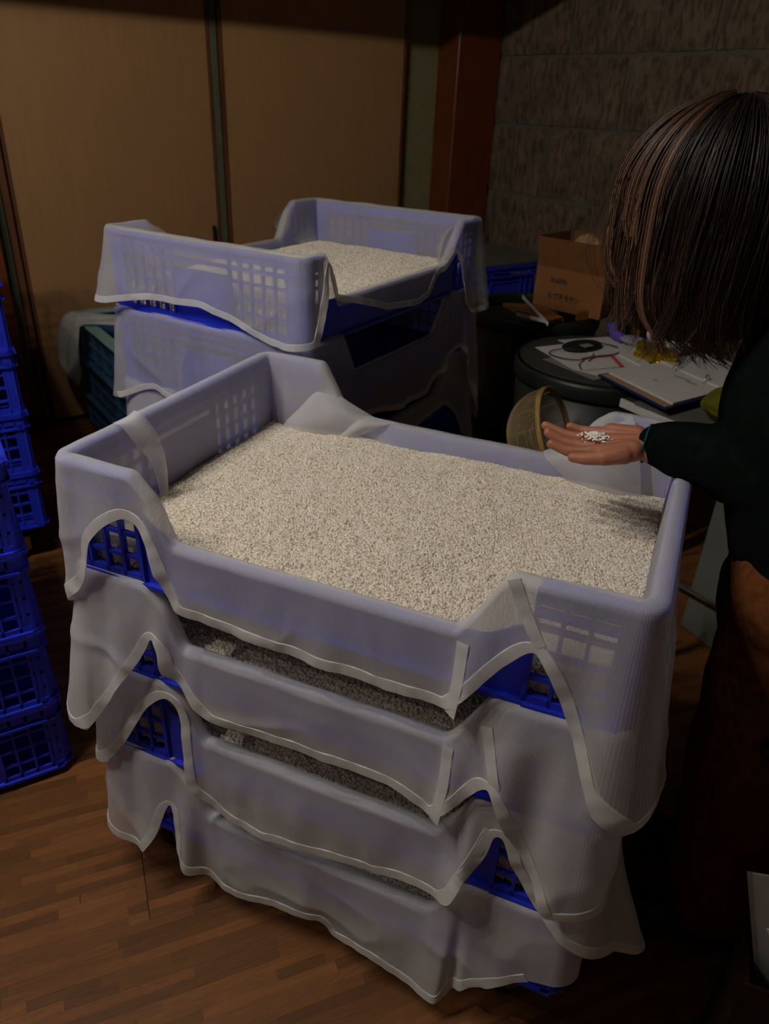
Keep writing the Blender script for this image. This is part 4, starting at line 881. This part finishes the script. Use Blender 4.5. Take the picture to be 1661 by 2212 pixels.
# ------------------------------------------------------------------ person at the right end of the front stack
def fused(shapes, voxel, smooth_it=2, disp=None):
    m = MB()
    for f in shapes: f(m)
    me = bpy.data.meshes.new('tmp'); me.from_pydata(m.v, [], m.f)
    bm = bmesh.new(); bm.from_mesh(me); bmesh.ops.recalc_face_normals(bm, faces=bm.faces); bm.to_mesh(me); bm.free()
    o = bpy.data.objects.new('tmp', me); COL.objects.link(o)
    md = o.modifiers.new('r', 'REMESH'); md.mode = 'VOXEL'; md.voxel_size = voxel
    sm = o.modifiers.new('s', 'SMOOTH'); sm.factor = 0.5; sm.iterations = smooth_it
    dg = bpy.context.evaluated_depsgraph_get(); ev = o.evaluated_get(dg); me2 = bpy.data.meshes.new_from_object(ev)
    bpy.data.objects.remove(o)
    nv = len(me2.vertices); co = np.empty(nv * 3, dtype=np.float64); me2.vertices.foreach_get('co', co); co = co.reshape(-1, 3)
    if disp is not None:
        no = np.empty(nv * 3, dtype=np.float32); me2.vertices.foreach_get('normal', no); no = no.reshape(-1, 3)
        co = co + no * np.array([disp(Vector(c)) for c in co])[:, None]
    fs = [tuple(p.vertices) for p in me2.polygons]; bpy.data.meshes.remove(me2)
    return [tuple(c) for c in co], fs
def cap(a, b, ra, rb): return lambda m: m.capsule(a, b, ra, rb)
def ell(c, r, M=None): return lambda m: m.ell(c, r, 20, 14, M)
def tilted(c, r, ang):      # ellipsoid tilted about the y axis
    M = Matrix.Translation(c) @ Matrix.Rotation(ang, 4, 'Y'); return lambda m: m.ell((0, 0, 0), r, 20, 14, M)
HC = Vector((0.845, 0.42, 1.275)); HT = math.radians(-38)       # skull centre and forward tilt
def hp(x, y, z): return tuple(HC + Matrix.Rotation(HT, 3, 'Y') @ Vector((x, y, z)))   # head frame: -x is the face
head = [tilted(HC, (0.092, 0.074, 0.105), HT), lambda m: m.ell((0, 0, 0), (0.066, 0.058, 0.075), 18, 12, Matrix.Translation(hp(-0.025, 0, -0.075)) @ Matrix.Rotation(HT, 4, 'Y')),
        cap(hp(-0.088, 0, -0.005), hp(-0.108, 0, -0.042), 0.009, 0.014), cap(hp(-0.082, -0.028, 0.012), hp(-0.082, 0.028, 0.012), 0.014, 0.014), cap(hp(-0.072, -0.018, -0.088), hp(-0.072, 0.018, -0.088), 0.012, 0.012), cap(hp(-0.06, 0, -0.125), hp(-0.05, 0, -0.12), 0.022, 0.02),
        lambda m: m.ell((0, 0, 0), (0.018, 0.008, 0.030), 10, 8, Matrix.Translation(hp(0.01, -0.074, -0.03)) @ Matrix.Rotation(HT, 4, 'Y')), lambda m: m.ell((0, 0, 0), (0.018, 0.008, 0.030), 10, 8, Matrix.Translation(hp(0.01, 0.074, -0.03)) @ Matrix.Rotation(HT, 4, 'Y'))]
body = head + [cap((0.905, 0.42, 1.225), (1.005, 0.42, 1.195), 0.050, 0.056), cap((1.02, 0.28, 1.15), (1.02, 0.56, 1.15), 0.062, 0.062), ell((1.03, 0.42, 1.05), (0.095, 0.15, 0.18)), ell((1.05, 0.41, 0.86), (0.09, 0.135, 0.17)), ell((1.08, 0.40, 0.74), (0.105, 0.155, 0.12)),
        cap((1.03, 0.24, 1.13), (1.075, 0.255, 0.955), 0.043, 0.036), cap((1.075, 0.255, 0.955), (0.83, 0.40, 0.930), 0.034, 0.023),
        cap((1.03, 0.60, 1.13), (1.08, 0.63, 0.90), 0.043, 0.036), cap((1.08, 0.63, 0.90), (1.03, 0.56, 0.71), 0.034, 0.024), ell((1.02, 0.55, 0.66), (0.022, 0.018, 0.045)),
        cap((1.08, 0.32, 0.70), (1.07, 0.31, 0.40), 0.078, 0.055), cap((1.07, 0.31, 0.40), (1.09, 0.31, 0.09), 0.050, 0.036), cap((1.08, 0.48, 0.70), (1.10, 0.50, 0.40), 0.078, 0.055), cap((1.10, 0.50, 0.40), (1.12, 0.50, 0.09), 0.050, 0.036),
        cap((1.10, 0.31, 0.05), (0.98, 0.30, 0.04), 0.034, 0.028), cap((1.13, 0.50, 0.05), (1.01, 0.51, 0.04), 0.034, 0.028)]
bv, bf = fused(body, 0.006, 3)
K = {'i': (.722, .371, .914), 'm': (.712, .392, .912), 'r': (.714, .413, .916), 'p': (.724, .433, .924)}
WR = (.800, .402, .929)
hand = [cap((.84, .402, .930), (.81, .410, .930), .022, .0185), cap((.84, .400, .930), (.81, .390, .927), .022, .0185),
        cap((.80, .388, .926), K['i'], .0165, .0108), cap((.80, .397, .925), K['m'], .0165, .0108), cap((.80, .410, .928), K['r'], .0165, .0105), cap((.80, .420, .931), K['p'], .0165, .0100),
        cap((.785, .376, .926), (.752, .361, .920), .0175, .0135), cap((.787, .428, .936), (.742, .437, .931), .0130, .0110),
        cap(K['i'], (.690, .367, .910), .0100, .0089), cap((.690, .367, .910), (.664, .366, .917), .0089, .0076),
        cap(K['m'], (.678, .392, .914), .0102, .0091), cap((.678, .392, .914), (.652, .393, .924), .0090, .0076),
        cap(K['r'], (.676, .415, .917), .0098, .0087), cap((.676, .415, .917), (.642, .416, .926), .0086, .0072),
        cap(K['p'], (.698, .434, .922), .0088, .0078), cap((.698, .434, .922), (.679, .432, .926), .0077, .0066),
        cap((.775, .366, .923), (.748, .351, .917), .0160, .0125), cap((.748, .351, .917), (.722, .345, .912), .0118, .0098), cap((.722, .345, .912), (.703, .344, .911), .0098, .0080)]
hv, hf = fused(hand, 0.0017, 2); hv = [(v[0], v[1], v[2] - 0.004) for v in hv]
FEET = Vector((1.06, 0.40, 0.0))
allv = [tuple(Vector(v) - FEET) for v in bv + hv]; allf = bf + [tuple(i + len(bv) for i in f) for f in hf]
per = mesh_obj('person', allv, allf, M_SKIN, None, None, True); per.location = fpt(MAINF, FEET.x, FEET.y); per.rotation_euler = (0, 0, MAINF[1])
setp(per, 'person with long brown hair and black sweater bowing over a handful of rice', 'person')
def worn(name, shapes, vox, mat, sm=2, disp=None):
    v, f = fused(shapes, vox, sm, disp); return mesh_obj(name, [tuple(Vector(p) - FEET) for p in v], f, mat, per, None, True)
knit = lambda p: 0.006 * noise.noise(p * 14) + 0.004 * noise.noise(Vector((p.x * 30, p.y * 30, p.z * 12)))
sw = worn('sweater', [cap((0.985, 0.42, 1.19), (1.01, 0.42, 1.175), 0.068, 0.075), cap((1.02, 0.29, 1.135), (1.02, 0.55, 1.135), 0.085, 0.085), ell((1.02, 0.42, 1.03), (0.130, 0.185, 0.21)), ell((1.055, 0.40, 0.90), (0.125, 0.185, 0.17)), cap((1.075, 0.30, 0.79), (1.075, 0.50, 0.79), 0.105, 0.105),
        cap((1.03, 0.24, 1.13), (1.085, 0.255, 0.955), 0.072, 0.064), cap((1.085, 0.255, 0.955), (0.925, 0.365, 0.938), 0.064, 0.056), cap((0.925, 0.375, 0.938), (0.845, 0.40, 0.930), 0.054, 0.043), cap((0.845, 0.40, 0.930), (0.824, 0.402, 0.929), 0.042, 0.038),
        cap((1.03, 0.60, 1.13), (1.085, 0.63, 0.90), 0.070, 0.056), cap((1.085, 0.63, 0.90), (1.03, 0.565, 0.74), 0.056, 0.036)], 0.006, M_SWEAT, 3, knit)
m = MB(); d_ = Vector((-1, 0.12, 0)).normalized(); qm = d_.to_track_quat('Z', 'Y').to_matrix().to_4x4()
m.lathe([(0.026, -0.0014), (0.0312, -0.0014), (0.0312, 0.0014), (0.026, 0.0014)], 24, Matrix.Translation(Vector((0.8035, 0.4020, 0.929)) - FEET) @ qm, close=True); m.build('cuff_trim', M_TEAL, per, True)
worn('trousers', [cap((1.075, 0.30, 0.77), (1.075, 0.50, 0.77), 0.112, 0.112), ell((1.085, 0.40, 0.70), (0.13, 0.185, 0.13)), cap((1.075, 0.31, 0.70), (1.065, 0.305, 0.40), 0.112, 0.090), cap((1.065, 0.305, 0.40), (1.09, 0.31, 0.12), 0.088, 0.078), cap((1.09, 0.49, 0.70), (1.105, 0.505, 0.40), 0.110, 0.088), cap((1.105, 0.505, 0.40), (1.12, 0.505, 0.12), 0.086, 0.076)], 0.007, M_TROUS, 3, lambda p: 0.008 * noise.noise(p * 9) + 0.003 * noise.noise(p * 26))
for (x, y) in ((1.10, 0.31), (1.13, 0.50)):
    worn('shoe', [cap((x + 0.03, y, 0.045), (x - 0.14, y - 0.004, 0.036), 0.044, 0.034), cap((x + 0.03, y, 0.05), (x + 0.02, y, 0.10), 0.044, 0.042)], 0.005, M_BLACK)
m = MB(); m.lathe([(0.001, 0.006), (0.008, 0.0075), (0.0145, 0.006), (0.016, 0.003), (0.016, -0.004), (0.001, -0.004)], 20, Matrix.Translation(Vector((1.068, 0.192, 0.585)) - FEET) @ Matrix.Rotation(math.pi / 2, 4, 'X')); m.build('trouser_button', M_BLACK, per, True)
for sy in (-1, 1): m = MB(); m.ell(tuple(Vector(hp(-0.083, sy * 0.031, -0.012)) - FEET), (0.012, 0.012, 0.012), 12, 8); m.build('eye', plain('eye_white', (0.7, 0.7, 0.68), 0.3), per, True)
m = MB(); m.ell(tuple(Vector(hp(-0.090, 0, -0.070)) - FEET), (0.008, 0.022, 0.006), 12, 8); m.build('mouth', plain('lip', (0.35, 0.09, 0.07), 0.5), per, True)
# hair: an under layer plus locks of fine strands
def hair_point(th, t, lay):
    """strand at azimuth th (0 = towards the face), t 0..1 from crown to tip"""
    fr = 0.5 + 0.5 * math.cos(th)               # 1 in front
    rx = (0.108 + 0.026 * fr ** 2) * lay; ry = 0.100 * lay; rz = 0.122 * lay
    rxx = rx if math.cos(th) > 0 else 0.112 * lay
    zt = 1.068 + 0.03 * (1 - fr) + 0.045 * max(0.0, math.cos(th + 0.1)) ** 3
    cx = HC.x - 0.012
    if t < 0.42:
        ph = math.pi / 2 * (t / 0.42) * 1.0
        return Vector((cx - rxx * math.cos(th) * math.sin(ph), HC.y + ry * math.sin(th) * math.sin(ph), HC.z + rz * math.cos(ph)))
    q = (t - 0.42) / 0.58; sh = 1 - 0.10 * q * q - 0.16 * q ** 4
    return Vector((cx - rxx * math.cos(th) * sh, HC.y + ry * math.sin(th) * sh, HC.z + (zt - HC.z) * q))
m = MB(); seg = 40; ringsN = 22; vs = []; fs = []
for i in range(ringsN + 1):
    for k in range(seg):
        vs.append(tuple(hair_point(2 * math.pi * k / seg + math.pi, i / ringsN * 0.93, 0.93) - FEET))
for i in range(ringsN):
    for k in range(seg): fs.append((i * seg + k, i * seg + (k + 1) % seg, (i + 1) * seg + (k + 1) % seg, (i + 1) * seg + k))
ul = mesh_obj('hair_underlayer', vs, fs, plain('dark_hair_base', (0.010, 0.006, 0.004), 0.6), per, None, True)
def make_hair():
    rnd = random.Random(11); V = []; F = []; TI = []; NP = 20
    def strand(pts, r0, tint):
        b0 = len(V)
        for i, p in enumerate(pts):
            t = i / (len(pts) - 1); r_ = r0 * (1 - 0.75 * t ** 3)
            d = (pts[min(i + 1, len(pts) - 1)] - pts[max(i - 1, 0)]); d = d.normalized() if d.length > 1e-9 else Vector((0, 0, -1))
            n = d.cross(Vector((0.3, 1, 0.2))).normalized(); b = d.cross(n)
            for k in range(3):
                a = 2 * math.pi * k / 3; V.append(tuple(p + n * (r_ * math.cos(a)) + b * (r_ * math.sin(a)) - FEET)); TI.append(min(1, max(0, tint * (0.45 + 0.75 * t))))
        for i in range(len(pts) - 1):
            for k in range(3): F.append((b0 + i * 3 + k, b0 + i * 3 + (k + 1) % 3, b0 + (i + 1) * 3 + (k + 1) % 3, b0 + (i + 1) * 3 + k))
    for lock in range(230):
        th0 = rnd.uniform(-math.pi, math.pi) if lock % 3 == 0 else rnd.gauss(0.0, 0.9) - 0.9
        if lock % 5 == 0: th0 = rnd.uniform(-2.2, 0.6)
        lay0 = rnd.uniform(0.95, 1.05); wav = rnd.uniform(0, 6.28); wa = rnd.uniform(0.002, 0.009); ln = rnd.uniform(0.80, 1.07); curl = rnd.gauss(0.006, 0.020)
        front = max(0, math.cos(th0 + 0.2)); tint0 = rnd.uniform(0.0, 0.26) + 0.40 * front ** 3 * rnd.random() ** 2  # brown hair; lamplight on the front locks is put into the tint
        for s_ in range(15):
            dth = rnd.gauss(0, 0.06); dl = rnd.gauss(0, 0.016); t0 = rnd.uniform(0.0, 0.16); tl = ln * rnd.uniform(0.93, 1.03); pts = []
            for i in range(NP):
                t = t0 + (tl - t0) * i / (NP - 1); conv = 1 - 0.55 * t
                p = hair_point(th0 + dth * conv * (1 + 0.5 * t), min(t, 1.0), lay0 + dl)
                if t > 1: p.z -= (t - 1) * 0.2
                w = wa * math.sin(wav + t * 7) * min(1, t * 1.5)
                p += Vector((w * 0.8, w * 0.6, 0)); q = max(0, t - 0.7) / 0.3; p.x += curl * q * q * 1.4 + 0.012 * q * q * front; p.y += curl * 0.5 * q * q
                pts.append(p)
            strand(pts, rnd.uniform(0.0005, 0.0009), tint0 + rnd.gauss(0, 0.10))
    for lk in range(7):     # brown locks at the front, their lamplit highlight put into the tint
        th0 = rnd.uniform(-0.95, 0.05); la = rnd.uniform(1.04, 1.10); ln = rnd.uniform(.8, 1.02); wav = rnd.uniform(0, 6)
        for s_ in range(7):
            o1 = rnd.gauss(0, .035); o2 = rnd.gauss(0, .010); pts = []; tt = rnd.uniform(.45, .9)
            for i in range(NP):
                t = 0.05 + (ln - 0.05) * i / (NP - 1); p = hair_point(th0 + o1, t, la + o2); p.x += 0.006 * math.sin(wav + 6 * t) * t; pts.append(p)
            strand(pts, 0.0007, tt)
    # loose wisps in front of the face
    for w_ in range(46):
        th0 = rnd.gauss(-0.25, 0.5); k1 = rnd.uniform(0.005, 0.032); sgn = rnd.choice((-1, 1, 1)); pts = []; z_hi = rnd.uniform(0.42, 0.75)
        for i in range(NP):
            t = 0.12 + (z_hi + 0.25 - 0.12) * i / (NP - 1); p = hair_point(th0, t, 1.03); q = max(0, t - 0.3) / 0.7
            p.x -= k1 * math.sin(q * 3.0) * 1.2; p.z += 0.02 * q * sgn * math.sin(q * 4); pts.append(p)
        strand(pts, 0.00045, rnd.uniform(0.1, 0.5))
    # long front locks that swing in under the chin
    for (th0, t1, ts, sw, dz, n_) in ((-0.62, 0.80, 0.46, 0.085, 0.03, 26), (-0.28, 1.0, 0.66, 0.085, 0.02, 20), (-0.10, 1.02, 0.70, 0.06, 0.0, 14), (-0.9, 1.04, 0.75, 0.05, 0.0, 18)):
        for s_ in range(n_):
            pts = []; o1 = rnd.gauss(0, 0.035); o2 = rnd.gauss(0, 0.010); e_ = rnd.uniform(0.94, 1.03)
            for i in range(NP + 8):
                t = 0.06 + (t1 * e_ - 0.06) * i / (NP + 7); p = hair_point(th0 + o1, min(t, 1), 1.09 + o2); q = max(0, t - ts) / (t1 - ts)
                p.x += sw * q ** 2.3; p.z += dz * q ** 2; p.y -= 0.012 * q; pts.append(p)
            strand(pts, 0.0007, rnd.uniform(0.45, 1.0))
    me = bpy.data.meshes.new('hair'); me.from_pydata(V, [], F); me.polygons.foreach_set('use_smooth', [True] * len(F))
    at = me.attributes.new('tint', 'FLOAT', 'POINT'); at.data.foreach_set('value', TI); me.materials.append(M_HAIR)
    o = bpy.data.objects.new('hair', me); COL.objects.link(o); o.parent = per; o['kind'] = 'stuff'
make_hair()
# the handful of rice in the palm
def handful():
    rnd = random.Random(5); m = MB(); base = []
    for i in range(210):
        a = rnd.gauss(0, 1); b = rnd.gauss(0, 1); x = 0.728 + 0.0115 * a; y = 0.400 + 0.0075 * b; h = 0.9245 + 0.006 * math.exp(-(a * a + b * b) / 2) - 0.002 * abs(a) * 0.3
        r_ = rnd.uniform(0.0014, 0.0024); z = h + rnd.uniform(-0.002, 0.002)
        M = Matrix.Translation((x, y, z)) @ Matrix.Rotation(rnd.uniform(0, 6), 4, 'Z') @ Matrix.Rotation(rnd.uniform(0, 3), 4, 'X')
        m.ell((0, 0, 0), (r_ * 1.2, r_, r_ * 0.9), 6, 4, M)
    o = m.build('rice_handful', M_GRAINW, None, True); o.location = MAINF[0]; o.rotation_euler = (0, 0, MAINF[1]); setp(o, 'small handful of white malted rice grains in the open palm', 'rice', None, 'stuff')
handful()
# document sleeve leaning out of a dark bag at the lower right
bg = empty('dark_bag', tuple(fpt(MAINF, 1.27, 0.085)), MAINF[1]); setp(bg, 'dark open bag on the floor at the lower right, papers sticking out', 'bag')
m = MB(); m.box(-0.165, 0.165, -0.055, -0.049, 0.004, 0.30).box(-0.165, 0.165, 0.049, 0.055, 0.004, 0.30).box(-0.165, -0.159, -0.049, 0.049, 0.004, 0.30).box(0.159, 0.165, -0.049, 0.049, 0.004, 0.30).box(-0.165, 0.165, -0.055, 0.055, 0.0, 0.004)
m.build('bag_body', plain('dark_brown_canvas', (0.02, 0.010, 0.006), 0.9, 0.1, 30, 0.2), bg)
ds = empty('document_sleeve', tuple(fpt(MAINF, 1.265, 0.085, 0.300)), MAINF[1]); setp(ds, 'clear plastic sleeve with white papers sticking out of the dark bag', 'document')
MD = Matrix.Rotation(math.radians(-17), 4, 'Y') @ Matrix.Rotation(math.radians(3), 4, 'X')
MB().box(-0.135, 0.12, -0.0025, -0.0010, -0.06, 0.222, MD).build('paper', M_PAPER, ds); MB().box(-0.118, 0.115, 0.0, 0.001, -0.08, 0.210, MD).build('paper', M_TAN, ds)
MB().box(-0.142, 0.13, -0.0050, -0.0042, -0.05, 0.228, MD).build('clear_sleeve', M_CLEAR, ds)
MB().box(-0.10, 0.12, -0.0075, -0.0052, 0.105, 0.135, MD @ Matrix.Rotation(math.radians(-10), 4, 'Y')).build('sleeve_band', M_PAPER, ds)
